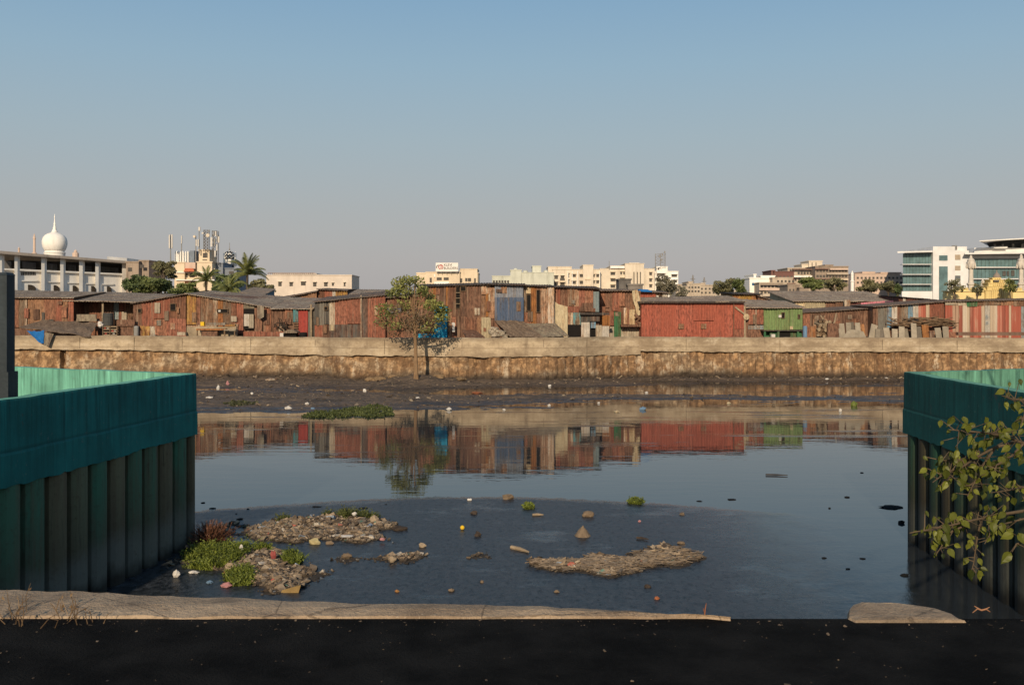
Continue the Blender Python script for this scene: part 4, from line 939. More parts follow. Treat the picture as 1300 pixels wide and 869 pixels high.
def palm(label, px, ytop, ycen, d, L, seed, nf=24, droop=1.0):
    rng = random.Random(seed); cx = X(px,d); z0 = Z(ycen,d)
    root = thing('palm_tree', label, 'palm', (cx,d,2.6), 'trees behind the shacks')
    mb = MB(); mb.path([(cx-.4,d,2.5),(cx-.1,d,(2.6+z0)/2),(cx,d,z0)],[.24,.19,.16],8); mb.build('trunk', BARKG, root)
    mb = MB()
    for i in range(nf):
        az = 2*math.pi*i/nf + rng.uniform(-.2,.2); el = rng.uniform(.1,1.45); l = L*rng.uniform(.8,1.1)
        dr = Vector((math.cos(az)*math.cos(el), math.sin(az)*math.cos(el), math.sin(el))); pts = []; p = Vector((cx,d,z0))
        nn = 12
        for s_ in range(nn+1):
            pts.append(p.copy()); p = p + dr*(l/nn); dr = (dr + Vector((0,0,-.085*droop*(1+s_*.12)))).normalized()
        mb.c = rng.uniform(.2,.9); mb.path(pts, [.05]*8+[.03]*5, 4)
        for s_ in range(2, nn+1):
            t = (pts[s_]-pts[s_-1]).normalized(); sd = t.cross(Vector((0,0,1))).normalized()
            for q in (0,.5):
                b = pts[s_-1]+(pts[s_]-pts[s_-1])*q; ll = l*.26*math.sin(math.pi*min(1,(s_+q)/(nn+1)))**.6
                for sg in (-1,1):
                    e = b + sd*sg*ll*.75 + t*ll*.5 + Vector((0,0,-ll*.42)); w = t*.07*L/3
                    mb.c = max(0,min(1,rng.uniform(.1,.9))); mb.add([b-w,b+w,e],[(0,1,2)])
    mb.build('crown', PALMM, root, recalc=False); return root
palm('tall coconut palm right of the chevron dome', 314, 328, 349, 150, 3.6, 3, 30)
palm('shorter coconut palm in front of the rooftop antennas', 262, 340, 357, 140, 2.6, 5, 24)
palm('low arching palm fronds just left of the tall palm', 291, 352, 368, 135, 2.9, 8, 22, 1.4)
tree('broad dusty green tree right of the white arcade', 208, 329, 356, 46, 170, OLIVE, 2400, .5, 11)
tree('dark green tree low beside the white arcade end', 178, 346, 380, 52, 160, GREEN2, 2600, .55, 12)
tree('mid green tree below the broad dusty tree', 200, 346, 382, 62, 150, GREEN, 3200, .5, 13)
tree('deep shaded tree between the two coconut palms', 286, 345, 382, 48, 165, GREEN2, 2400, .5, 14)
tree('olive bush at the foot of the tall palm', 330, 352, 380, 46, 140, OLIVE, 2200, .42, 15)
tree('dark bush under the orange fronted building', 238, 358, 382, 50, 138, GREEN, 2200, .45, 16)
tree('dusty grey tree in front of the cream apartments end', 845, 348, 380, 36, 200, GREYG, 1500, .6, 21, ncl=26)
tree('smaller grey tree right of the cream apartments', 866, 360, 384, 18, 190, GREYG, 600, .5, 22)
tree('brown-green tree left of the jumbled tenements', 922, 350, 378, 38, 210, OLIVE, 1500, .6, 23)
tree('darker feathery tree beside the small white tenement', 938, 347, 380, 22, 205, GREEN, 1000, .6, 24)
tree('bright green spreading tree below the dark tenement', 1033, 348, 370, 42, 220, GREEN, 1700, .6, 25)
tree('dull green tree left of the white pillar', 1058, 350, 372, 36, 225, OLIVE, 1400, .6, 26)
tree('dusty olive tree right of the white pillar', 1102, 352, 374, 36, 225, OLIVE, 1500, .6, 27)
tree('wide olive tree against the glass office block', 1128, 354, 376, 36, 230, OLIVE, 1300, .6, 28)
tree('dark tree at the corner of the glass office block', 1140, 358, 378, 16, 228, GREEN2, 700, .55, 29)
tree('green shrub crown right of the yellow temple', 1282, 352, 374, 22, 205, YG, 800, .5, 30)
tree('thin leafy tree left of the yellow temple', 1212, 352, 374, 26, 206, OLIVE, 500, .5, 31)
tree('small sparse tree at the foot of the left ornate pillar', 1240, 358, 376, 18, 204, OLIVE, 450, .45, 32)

def bank_tree():
    rng = random.Random(42); d = 68.6; m_ = M(d); bx = X(528,d); bz = .42
    root = thing('bank_tree', 'slender sparse tree growing from the mud before the embankment wall', 'tree', (bx,d,bz))
    mb = MB(); top = P(523,372,d)
    mb.path([(bx,d,bz-.2),(bx+.01,d,bz+.5),P(527.5,440,d),P(526,410,d),P(524,388,d),top],[.24,.15,.12,.10,.07,.04],8)
    ends = [(500,372),(508,360),(519,356),(528,356),(538,370),(552,388),(560,395),(491,392),(497,402),(548,402),(541,412),(503,412),(513,386),(534,386),(556,408),(545,378),(488,400),(562,404),(512,369),(531,367),(495,414),(544,418),(556,412),(565,394),(483,408)]
    cl = []
    for ex, ey in ends:
        e = P(ex,ey,d)+Vector((0,rng.uniform(-1.0,1.0),0)); f = rng.uniform(.1,.75); b = P(527-4*f,425-48*f,d)
        mb.path([b,(b+e)/2+Vector((0,0,-.12)),e],[.05,.035,.012],5)
        for _ in range(4):
            q = e + Vector((rng.uniform(-.5,.5),rng.uniform(-.4,.4),rng.uniform(-.4,.5))); w = (b+e)/2; mb.path([w,(w+q)/2+Vector((0,0,.06)),q],[.02,.015,.006],3)
        cl.append((e.x,e.y,e.z,rng.uniform(.45,.8),rng.uniform(.4,.7),rng.uniform(.32,.55)))
    mb.build('trunk', plain('pale_bark',(.30,.19,.105),.55,(3,3,1)), root)
    top_cl = cl[:8]+[cl[15],cl[18],cl[19],cl[12],cl[5],cl[6],cl[17]]
    mb = MB(); leaf_clumps(mb, top_cl, 1700, .22, rng); leaf_clumps(mb, cl, 1200, .20, rng); mb.build('crown', YG, root, recalc=False)
    mb = MB()
    dr = [(X(522+rng.uniform(-22,22),d), d+rng.uniform(-.8,.8), Z(408+rng.uniform(-20,20),d), .45,.45,.4) for _ in range(22)]
    leaf_clumps(mb, dr, 700, .16, rng)
    for _ in range(260):
        c = dr[rng.randrange(len(dr))]; p = Vector(c[:3]) + Vector((rng.uniform(-.4,.4),rng.uniform(-.4,.4),rng.uniform(-.4,.4))); q = p + Vector((rng.uniform(-.3,.3),rng.uniform(-.2,.2),rng.uniform(-.05,.35)))
        mb.c = rng.random(); mb.path([p,q],[.012,.008],3)
    mb.build('dry_twigs', DRY, root, recalc=False)
bank_tree()

# overhanging fig branches from a tree on the right bank
def near_branches():
    rng = random.Random(9); root = thing('overhanging_tree', 'broad-leaved tree on the right bank reaching leafy branches over the water', 'tree', (9.9, 12.0, 2.7))
    mb = MB(); mb.path([(9.9,12,2.5),(9.7,12,4.0),(9.6,12.1,5.6),(9.9,12.2,7.6)],[.26,.22,.18,.1],10)
    LM = leafm('fig_leaf', (.018,.028,.006), (.20,.21,.03), .3, .45); lb = MB()
    def fig(p, tip, size):
        """one heart-shaped leaf hanging from p"""
        tip = tip.normalized(); side = tip.cross(Vector((rng.uniform(-.5,.5),-1,rng.uniform(-.2,.9)))).normalized(); nn = side.cross(tip)
        prof = [(0,.0),(.12,.20),(.34,.31),(.58,.25),(.8,.11),(1,.0)]; vs = []; fs = []
        for u,w in prof:
            for s_ in (-1,0,1): vs.append(p + tip*size*u + side*size*w*s_ + nn*size*(.10*abs(s_)-.12*u*u))
        for i in range(5): fs += [(3*i,3*i+1,3*i+4,3*i+3),(3*i+1,3*i+2,3*i+5,3*i+4)]
        lb.c = min(1,max(0,rng.gauss(.5,.28))); lb.add(vs, fs)
    def twig(pts, d0, d1, r, nl, size, spread, start=.25):
        ps = []; n = len(pts)
        for i,(x,y) in enumerate(pts): ps.append(P(x,y,d0+(d1-d0)*i/(n-1)))
        mb.path(ps,[r*(1-.75*i/(n-1)) for i in range(n)],6)
        for k_ in range(int(nl*.95)):
            f = start+(1-start)*((k_+rng.random())/nl); t = f*(n-1); i = min(int(t),n-2); q = ps[i].lerp(ps[i+1], t-i)
            o = Vector((rng.gauss(0,1),rng.gauss(0,1),rng.gauss(0,.9)))*spread*.55; mb.path([q,q+o*.6,q+o],[.006,.004,.003],3)
            fig(q+o, Vector((rng.uniform(-.8,.5),rng.uniform(-.5,.3),rng.uniform(-1.2,-.1))), size*rng.choice((.55,.75,.95,1.1,1.35))*rng.uniform(.85,1.15))
    S = .098
    A = (9.7,12,4.2)
    def limb(px,py,d): 
        e = P(px,py,d); a = Vector(A); mb.path([a, a.lerp(e,.5)+Vector((0,0,.15)), e],[.07,.05,.025],7)
    limb(1330,500,11); twig([(1330,500),(1300,508),(1285,506),(1272,502)],11,10.6,.02,18,S,.16,.1); twig([(1320,505),(1302,522),(1296,540)],11,10.6,.018,12,S,.14,.1)
    limb(1335,566,10.5); twig([(1335,566),(1300,562),(1270,552),(1240,548),(1205,545)],10.5,9.8,.022,52,S,.18); twig([(1290,560),(1262,568),(1240,580),(1222,592),(1200,600),(1184,612)],10.4,9.8,.018,44,S,.17); twig([(1262,570),(1248,590),(1238,610),(1228,630)],10.3,10,.014,20,S,.13)
    twig([(1300,562),(1285,578),(1265,590),(1262,600)],10.3,10,.014,18,S,.14); twig([(1240,580),(1210,585),(1190,583)],10.2,9.9,.012,18,S*.95,.13)
    limb(1335,640,10.8); twig([(1335,640),(1300,648),(1262,654),(1235,660),(1200,668),(1155,676)],10.8,9.9,.02,46,S*.92,.15,.42); twig([(1230,664),(1205,676),(1196,692),(1188,704)],10.2,10,.012,14,S*.9,.11); twig([(1245,660),(1240,685),(1236,715),(1232,728)],10.4,10.4,.012,14,S*.9,.13)
    twig([(1335,620),(1300,618),(1280,622),(1258,625)],10.9,10.4,.016,22,S,.17,.1); twig([(1335,660),(1300,658),(1262,668),(1250,690)],11.2,10.8,.014,16,S,.16,.2); twig([(1340,690),(1310,684),(1290,690),(1285,700)],10.6,10.4,.014,8,S*1.2,.12,.2)
    # the rest of the tree above and beyond the frame
    for _ in range(26):
        c = Vector((rng.uniform(8.6,12.6),rng.uniform(10.2,14.4),rng.uniform(5.2,9.2))); mb.path([(9.8,12.1,5.4+rng.uniform(0,1.6)),c],[.05,.015],5)
        for _ in range(16):
            fig(c+Vector((rng.gauss(0,.45),rng.gauss(0,.45),rng.gauss(0,.4))), Vector((rng.uniform(-.7,.7),rng.uniform(-.7,.7),rng.uniform(-1.2,.1))), S*1.15)
    mb.build('trunk', plain('twig_bark',(.14,.10,.06),.6,(4,4,2)), root); lb.build('crown', LM, root, recalc=False, smooth=False)
near_branches()

# ------------------------------------------------------------------ islands of rubble in the near water
RUB = None
def rubble_mat():
    m, nt, b = new_mat('rubble_mix'); n = N(nt); t = n.tint(); p = n.pos(); f = n.noise(p, 14, 3, .7)
    r = n.new('ShaderNodeValToRGB'); n.link(t, r.inputs[0]); cr = r.color_ramp; cr.interpolation = 'CONSTANT'
    cols = [(0,(.055,.041,.031)),(.17,(.13,.095,.064)),(.36,(.21,.155,.105)),(.58,(.30,.225,.15)),(.76,(.18,.145,.11)),(.86,(.38,.295,.20)),(.955,(.46,.41,.34)),(.975,(.10,.2,.16)),(.985,(.42,.12,.08)),(.992,(.25,.30,.36))]
    cr.elements[0].position = 0; cr.elements[0].color = c4(cols[0][1]); cr.elements[1].position = cols[1][0]; cr.elements[1].color = c4(cols[1][1])
    for q, c in cols[2:]: e = cr.elements.new(q); e.color = c4(c)
    c = n.mix(n.mr(f,.4,.7,0,.55), r.outputs[0], (.06,.045,.032)); z = n.sep(p)[2]
    c = n.mix(n.mr(z,.01,.07,.75,0), c, (.02,.017,.014))
    n.link(c, b.inputs['Base Color']); b.inputs['Roughness'].default_value = .9; return m
RUB = rubble_mat()
def inside(pts, x, y):
    c = False; j = len(pts)-1
    for i in range(len(pts)):
        xi,yi = pts[i]; xj,yj = pts[j]
        if (yi > y) != (yj > y) and x < (xj-xi)*(y-yi)/(yj-yi)+xi: c = not c
        j = i
    return c
def edge_dist(pts, x, y):
    best = 9
    for i in range(len(pts)):
        a = Vector(pts[i]); b = Vector(pts[(i+1)%len(pts)]); ab = b-a; t = max(0,min(1,(Vector((x,y))-a).dot(ab)/max(1e-6,ab.length_squared)))
        best = min(best, (Vector((x,y))-(a+ab*t)).length)
    return best
def island(name, label, outline, hmax, n, size, seed, kind='rubble_heap', base=True):
    pts = []
    for px, py in outline: d = WD(py, 0); pts.append((X(px,d), d))
    x0,x1 = min(p[0] for p in pts)-.3, max(p[0] for p in pts)+.3; y0,y1 = min(p[1] for p in pts)-.4, max(p[1] for p in pts)+.4
    def h(x, y):
        e = edge_dist(pts,x,y); s_ = e if inside(pts,x,y) else -e
        s_ += .34*fbm(x*1.3,y*1.0,seed,5) - .06
        return max(-.12, min(1, s_/.9)*hmax*(.75+.6*fbm(x*.9,y*.9,seed+2,4))) if s_ > 0 else max(-.12, s_*.4)
    mb = MB(); nx = int((x1-x0)/.09); ny = int((y1-y0)/.12)
    vs = []; fs = []
    for j in range(ny+1):
        for i in range(nx+1):
            x = x0+(x1-x0)*i/nx; y = y0+(y1-y0)*j/ny; vs.append((x,y,h(x,y)+.015*fbm(x*5,y*5,seed,3)))
    for j in range(ny):
        for i in range(nx): a = j*(nx+1)+i; fs.append((a,a+1,a+nx+2,a+nx+1))
    mb.c = .2; mb.add(vs, fs); k_ = 0; tries = 0
    while k_ < n and tries < n*12:
        tries += 1; x = rnd.uniform(x0,x1); y = rnd.uniform(y0,y1); z = h(x,y)
        if z < .012 and rnd.random() > .03: continue
        if z < -.02: continue
        mb.c = rnd.random(); r = size*min(4.2, rnd.lognormvariate(-.2,.62)); mb.chip((x,y,max(z,0)+r*.15), r); k_ += 1
    o = mb.build(name, RUB, None, False, True); o['kind'] = 'stuff'; o['label'] = label; o['category'] = 'rubble'
    return h
h1 = island('rubble', 'near rubble and litter islet beside the left quay wall', [(224,716),(232,700),(262,693),(300,692),(345,698),(372,705),(398,712),(413,722),(404,736),(384,747),(350,752),(318,748),(300,742),(296,730),(262,725)], .17, 13000, .021, 3)
h2 = island('rubble', 'far rubble and litter islet in mid-channel at left', [(300,680),(312,668),(340,660),(378,656),(420,655),(452,654),(482,656),(500,662),(517,666),(512,672),(490,674),(496,683),(468,690),(440,689),(400,686),(372,690),(330,688)], .19, 13000, .023, 5)
h3 = island('rubble', 'thin low rubble spit right of the near islet', [(414,709),(430,705),(470,703),(505,704),(537,704),(532,709),(508,713),(498,717),(480,716),(460,712),(430,715)], .07, 2000, .024, 7)
h4 = island('rubble', 'raft of pale reed litter floating on the scum in mid-channel', [(668,716),(676,710),(700,709),(735,708),(742,703),(765,702),(790,707),(806,701),(830,695),(850,691),(872,697),(896,706),(894,711),(870,716),(848,720),(815,722),(796,732),(775,735),(752,731),(725,726),(690,723)], .11, 8500, .023, 9)
h5 = island('rubble', 'thin tail of debris right of the far islet', [(486,683),(505,686),(522,690),(540,692),(536,695),(515,693),(492,691)], .07, 500, .03, 11)
h6 = island('rubble', 'flat patch of pale debris left of the floating raft', [(584,708),(596,703),(616,702),(617,707),(600,711)], .05, 260, .03, 13)
h7 = island('rubble', 'dark rubble between the left quay wall and the dry bush', [(208,722),(214,706),(232,692),(256,676),(290,664),(306,662),(300,674),(270,690),(238,702),(222,722)], .09, 1100, .04, 15)
# floating reeds on the raft: long straws
mb = MB()
for _ in range(900):
    px = rnd.gauss(785,55); py = 714 - (px-785)*.07 + rnd.gauss(0,6); d = WD(py); x = X(px,d); z = h4(x,d)
    if z < .01: continue
    a = rnd.gauss(0,.6); L = rnd.uniform(.12,.5); mb.c = .35+.5*rnd.random(); c = Vector((x,d,z+.02+rnd.random()*.03)); v = Vector((math.cos(a),math.sin(a),rnd.uniform(-.05,.12)))*L*.5; mb.path([c-v,c+v],[.012,.008],3)
o = mb.build('straw', RUB, None); o['kind'] = 'stuff'; o['label'] = 'loose straw strewn over the floating raft'; o['category'] = 'straw'

def grass(name, label, outline, hgt, n, mat, seed, hfun=None, wid=.02, z0=0., lean=.5, cat='grass'):
    rng = random.Random(seed); pts = [(X(px,WD(py,z0)),WD(py,z0)) for px,py in outline]
    x0,x1 = min(p[0] for p in pts), max(p[0] for p in pts); y0,y1 = min(p[1] for p in pts), max(p[1] for p in pts); mb = MB(); k_ = 0
    for _ in range(n*4):
        if k_ >= n: break
        x = rng.uniform(x0,x1); y = rng.uniform(y0,y1)
        if not inside(pts,x,y): continue
        c = fbm(x*2.2,y*2.2,seed,3)
        if c < -.22: continue
        k_ += 1; z = max(0,hfun(x,y)) if hfun else z0
        l = hgt*rng.uniform(.4,1.1)*(1+.6*c); a = rng.uniform(0,6.3); b = Vector((x,y,z-.02)); sd = Vector((math.cos(a),math.sin(a),0))*wid*rng.uniform(.6,1.4)
        tip = b+Vector((rng.gauss(0,lean)*l,rng.gauss(0,lean)*l,l)); mid = b.lerp(tip,.5)+Vector((0,0,l*.15))
        mb.c = max(0,min(1,.45+c*.8+rng.uniform(-.3,.3))); mb.add([b-sd,b+sd,mid+sd,mid-sd,tip],[(0,1,2,3),(3,2,4)])
        for _q in range(2): mb.leaf(mid+Vector((rng.gauss(0,.3),rng.gauss(0,.3),rng.gauss(.1,.3)))*l, wid*3.6, rng)
    o = mb.build(name, mat, None, False, False); o['kind'] = 'stuff'; o['label'] = label; o['category'] = cat
GRASS = leafm('weed_green', (.035,.05,.010), (.23,.27,.045)); GRASS2 = leafm('marsh_grass', (.03,.04,.012), (.16,.17,.05))
grass('weeds','lush green weeds on the near rubble islet',[(226,720),(230,706),(258,698),(292,695),(316,700),(314,712),(292,722),(262,724)],.17,2100,GRASS,1,h1,.013)
grass('weeds','small green weed patch at the front of the near islet',[(287,740),(290,728),(308,727),(320,734),(318,742),(300,744)],.16,1100,GRASS,2,h1,.014)
grass('weeds','green tuft on the right of the near islet',[(360,716),(364,706),(378,706),(384,713),(376,719)],.17,520,GRASS,3,h1,.014)
grass('weeds','little green tuft between the two rubble islets',[(324,704),(330,696),(342,697),(342,703)],.15,300,GRASS,4,h1,.014)
grass('weeds','yellowish grass along the top of the far islet',[(430,662),(440,655),(470,655),(482,659),(470,663),(445,665)],.17,900,GRASS2,5,h2,.014)
grass('weeds','thin grass tufts at the left of the far islet',[(352,666),(356,660),(366,659),(366,665)],.14,260,GRASS2,6,h2,.014)
grass('weeds','tuft of grass mid-way along the far islet',[(410,659),(414,655),(424,656),(424,660)],.15,220,GRASS2,16,h2,.014)
grass('marsh_weeds','green weed mat at the water edge of the far mud flat',[(380,529),(400,523),(430,521),(452,517),(478,515),(496,519),(500,527),(470,530),(452,528),(420,531)],.09,2400,leafm('marsh_weed',(.035,.045,.014),(.13,.15,.045)),7,lambda x,y: max(0.02,mud_h(x,y)),.03,0)
grass('marsh_weeds','faint strip of weeds on the mud left of the green mat',[(282,514),(300,511),(326,512),(328,516),(296,517)],.06,300,leafm('marsh_weed2',(.04,.045,.02),(.11,.11,.05)),8,lambda x,y: max(0.02,mud_h(x,y)),.05,0)
# dry reddish bush
rng = random.Random(5); d0 = WD(694); root = thing('dry_bush','reddish brown dry bush at the foot of the left quay wall','bush',(X(269,d0),d0,.02))
mb = MB(); c0 = Vector((X(269,d0),d0,0))
for _ in range(620):
    a = rng.uniform(0,6.3); e = rng.uniform(.35,1.5); l = rng.uniform(.25,.62); v = Vector((math.cos(a)*math.cos(e),math.sin(a)*math.cos(e),math.sin(e)))*l; mb.c = rng.random(); q = c0+Vector((rng.gauss(0,.06),rng.gauss(0,.06),0)); m2 = q+v*.6+Vector((rng.gauss(0,.03),0,0)); mb.path([q,m2,q+v],[.008,.006,.003],3)
    for _ in range(2): mb.leaf(q+v*rng.uniform(.5,1),.05,rng)
mb.build('twigs', leafm('dry_red',(.07,.035,.022),(.24,.11,.065)), root, recalc=False)

# single pieces on the islands and afloat
def lump(name, px, py, w, h, mat, label, cat, seed, z=0., dep=.7, sub=2, group=None):
    d = WD(py,z); m_ = M(d); mb = MB(); mb.rock((X(px,d),d,z+h*m_*.3),(w*m_*.5,w*m_*.5*dep,h*m_*.62),seed,sub); solo(mb,name,mat,label,cat,group)
PALER = plain('pale_rock',(.36,.28,.19),.6,(3,3,3)); CREAMR = plain('cream_rock',(.5,.42,.22),.7,(3,3,3))
lump('rock',293,725,15,13,PALER,'large pale grey rock beside the weeds on the near islet','rock',31,.05)
lump('rock',399,690,14,8,CREAMR,'cream coloured rock in the water below the far islet','rock',32)
lump('rock',508,672,18,6,ROCKD,'dark wet rock at the right tip of the far islet','rock',33)
lump('rock',454,686,9,6,PALER,'pale rock on the front edge of the far islet','rock',34,.02)
lump('rock',475,661,10,8,PALER,'pale rock at the top right of the far islet','rock',35,.12)
lump('rock',418,690,10,5,ROCK,'small brown rock at the front of the far islet','rock',36)
lump('rock',310,700,10,9,ROCK,'small brown rock behind the near islet weeds','rock',37,.1)
lump('rock',440,707,13,6,ROCK,'brown rock on the thin spit','rock',38,.03)
lump('rock',498,712,9,7,PALER,'pale rock at the end of the thin spit','rock',39,.03)
lump('rock',536,694,9,6,PALER,'small pale rock ending the debris tail','rock',40)
lump('rock',338,750,8,4,ROCKD,'small dark rock in the water before the near islet','rock',46)
d = WD(752); mb = MB(); mb.hexa([P(356,754,d),P(378,755,d),P(379,752,d+.5),P(358,752,d+.5),P(358,748.6,d),P(382,742,d),P(382,741,d+.3),P(360,748,d+.4)]); solo(mb,'broken_board',plain('ochre_board',(.30,.2,.08),.6,(3,3,3)),'pointed ochre board at the front corner of the near islet','board')
d = WD(668); mb = MB(); mb.rotbox(P(371,665.5,d)+Vector((0,0,.05)),(.46,.08,.05),0,.03,.1); solo(mb,'plank',plain('ochre_plank',(.4,.24,.06),.7,(3,3,3)),'short ochre plank on the far islet','plank')
def bag(px, py, w, h, mat, label, z, seed, cat='plastic bag', name='plastic_bag', group=None):
    d = WD(py,z); m_ = M(d); mb = MB(); c = Vector((X(px,d),d,z+h*m_*.25)); rng = random.Random(seed); bm = bmesh.new(); bmesh.ops.create_icosphere(bm,subdivisions=2,radius=1)
    vs = [c+Vector((v.co.x*w*m_*.5,v.co.y*w*m_*.3,v.co.z*h*m_*.5))*(1+rng.uniform(-.35,.3)) - Vector((0,0,0)) if False else c+Vector((v.co.x*w*m_*.5*(1+rng.uniform(-.35,.3)),v.co.y*w*m_*.35*(1+rng.uniform(-.35,.3)),v.co.z*h*m_*.5*(1+rng.uniform(-.4,.3)))) for v in bm.verts]
    fs = [[x.index for x in f.verts] for f in bm.faces]; bm.free(); mb.add(vs,fs); solo(mb,name,mat,label,cat,group)
bag(347,707,8,12,REDP,'red and white crumpled bag on the near islet',.15,1)
bag(287,744,15,8,PINKP,'pink crumpled bag in the water before the near islet',0,2)
bag(224,731,9,10,WHITEP,'white crumpled bag left of the near islet',.02,3)
bag(450,653,6,5,WHITEP,'white scrap on the top of the far islet',.25,4)
bag(266,740,8,5,BLUEP,'pale blue crumpled bag in the dark water at left',0,5)
bag(306,700,5,12,WHITEP,'upright white plastic piece behind the weeds',.15,6)
bag(299,697,6,8,plain('teal_plastic',(.03,.2,.17),.7),'small teal plastic piece behind the weeds',.15,7)
bag(485,685,7,4,PINKP,'small pink scrap on the debris tail',.05,8)
bag(246,727,12,4,WHITEP,'flat white scrap in the water left of the weeds',0,9)
bag(440,681,16,3,WHITEP,'long white scrap along the front of the far islet',.08,10)
d = WD(672); mb = MB(); bm = bmesh.new(); bmesh.ops.create_uvsphere(bm,u_segments=16,v_segments=10,radius=2.9*M(d)); vs = [v.co+Vector((X(587,d),d,.05)) for v in bm.verts]; fs = [[x.index for x in f.verts] for f in bm.faces]; bm.free(); mb.add(vs,fs); solo(mb,'ball',YELP,'small bright yellow ball afloat on the scum','ball',None,True)
d = WD(680); m_ = M(d); mb = MB(); x = X(740,d)
pr = [(10*m_,0),(8*m_,3*m_),(5*m_,7*m_),(2*m_,11*m_),(.6*m_,13.4*m_)]; mb.lathe(x,d,pr,11); mb.v = [(v[0]+.04*fbm(v[0]*9,v[1]*9,v[2]*9),v[1],v[2]) for v in mb.v]; solo(mb,'litter_mound',ROCK,'pointed brown mound of litter alone on the scum','mound')
lump('litter_mound',747,655,15,7,ROCK,'low brown lump of litter behind the pointed mound','mound',51)
lump('litter_mound',645,633,14,7,ROCK,'brown lump at the far edge of the scum','mound',52)
lump('litter_mound',602,652,9,5,ROCKD,'dark lump of litter above the yellow ball','mound',53)
lump('litter_mound',607,680,9,6,ROCKD,'dark lump of litter below the yellow ball','mound',54)
lump('litter_mound',822,745,9,4,ROCKD,'small brown lump in front of the floating raft','mound',55)
lump('litter_mound',865,690,10,4,ROCK,'brown lump just behind the right end of the raft','mound',56)
lump('litter_mound',866,653,7,3,ROCK,'small brown lump far right on the scum','mound',57)
lump('litter_mound',573,750,8,4,ROCK,'small tan lump near the bottom of the scum left of centre','mound',58)
lump('litter_mound',707,751,7,3,ROCK,'small tan lump near the bottom of the scum at centre','mound',59)
lump('litter_mound',612,739,5,3,ROCK,'tiny brown lump below the pale debris patch','mound',60)
bag(834,760,8,5,ORGP,'small orange scrap in front of the floating raft',0,12)
bag(504,751,6,4,YEL,'small yellow scrap afloat near the concrete ledge',0,13)
bag(596,635,5,4,WHITEP,'white scrap at the far edge of the scum',0,14)
bag(812,662,4,3,PINKP,'tiny pink scrap on the scum at right',0,15)
grass('water_weeds','floating green weed clump at the far edge of the scum',[(799,639),(803,635),(815,635),(820,638),(812,640)],.1,340,GRASS,21,None,.03,0)
grass('water_weeds','small floating green weed clump left of the scum centre',[(666,646),(668,642),(674,642),(676,646)],.09,160,GRASS,22,None,.03,0)
def stick(px0,py0,px1,py1,r,mat,label,z=.03,cat='driftwood',name='driftwood'):
    a = P(px0,py0,WD(py0,z)); b = P(px1,py1,WD(py1,z)); m2 = (a+b)/2+Vector((0,.04,.0)); mb = MB(); mb.path([a,m2,b],[r,r*1.1,r*.5],7); solo(mb,name,mat,label,cat)
stick(649,694,671,700,.04,WOODL,'pale driftwood branch left of the floating raft'); stick(808,682,823,684,.025,ROCKD,'thin dark stick on the scum behind the raft')
stick(972,602,1000,603,.022,ROCKD,'brown driftwood floating on open water at right'); stick(676,653,690,653,.03,WOODL,'thin pale stick near the far edge of the scum')
lump('floating_debris',1132,644,28,3,BLACKP,'black clump afloat close to the right quay wall','debris',71); 
for i,(px,py,w,h) in enumerate(((1075,631,8,3),(1094,600,5,2.5),(1053,645,4,3),(1148,730,14,5),(1145,664,9,8),(258,638,6,2.5),(270,645,8,2.5),(304,659,10,4),(315,646,4,2.5),(300,652,3,2),(402,643,14,2),(462,645,14,2.5),(490,640,4,2),(930,634,12,2.5),(888,636,8,2),(1046,708,7,3),(1076,722,6,3),(1095,709,9,3))):
    lump('floating_debris',px,py,w,h*.55,BLACKP,'small black fleck of debris afloat on the open water','debris',80+i,group='black flecks afloat',sub=1)
# litter on the far mud
for i,(px,py,w,h,m_,lab) in enumerate(((366,519,9,5,WHITEP,'largest white bag at the water edge of the left mud flat'),(390,513,5,4,WHITEP,None),(397,519,6,3,BLUEP,'pale blue scrap on the mud left of the weed mat'),(277,494,4,7,WHITEP,'upright white scrap on the mud near the left quay'),(289,489,4,8,PINKP,'pinkish scrap near the foot of the wall at left'),(266,505,9,3,WHITEP,None),(463,497,4,6,WHITEP,'upright white scrap on the mud left of the tree'),(570,520,7,4,WHITEP,None),(816,520,9,5,BLUEP,'blue bag at the water edge right of centre'),(783,523,8,3,CREAM,'cream scrap left of the blue bag'),(1067,522,4,5,WHITEP,'white bottle upright at the water edge far right'),(605,499,14,3,ORGP,'orange scrap on the mud right of the tree'),(697,515,4,3,WHITEP,None),(821,499,4,3,WHITEP,None),(1125,481,7,3,WHITEP,None),(1050,482,5,3,WHITEP,None),(925,512,5,3,CREAM,None),(698,490,4,3,WHITEP,None),(345,483,16,4,PALE,'long pale plank-like scrap at the wall foot'),(968,477,5,3,WHITEP,None),(760,512,4,3,WHITEP,None),(640,520,4,2,WHITEP,None),(530,505,5,2,WHITEP,None),(320,500,4,3,WHITEP,None))):
    d = WD(py,.03); x = X(px,d); z = max(0.0,mud_h(x,d)); d = WD(py,z); z = max(0,mud_h(X(px,d),d))
    bag(px,py,w,h,m_,lab or 'small pale scrap of litter lying on the far mud',z,100+i,'litter','litter',None if lab else 'pale scraps on the far mud')
lump('mud_weed',1084,515,8,6,GRASS,'small green plant at the water edge far right','plant',99,sub=2)
# stones scattered over the mud (too many to count)
mb = MB(); rng = random.Random(77)
for _ in range(13000):
    y = 50+26*rng.random()**.8; x = rng.uniform(-.53*y,.53*y); z = mud_h(x,y)
    if z < .03 : continue
    if fbm(x*.3,y*.6,4,3) < -.1 and rng.random() < .7: continue
    mb.c = min(.95, rng.random()**1.9); r = min(.13, .028*rng.lognormvariate(0,.6))*(1.5 if y > 72.5 else 1); mb.chip((x,min(y,74.6),z+r*.2),r)
o = mb.build('gravel', RUB, None); o['kind'] = 'stuff'; o['label'] = 'stones and litter strewn over the far mud flat'; o['category'] = 'gravel'

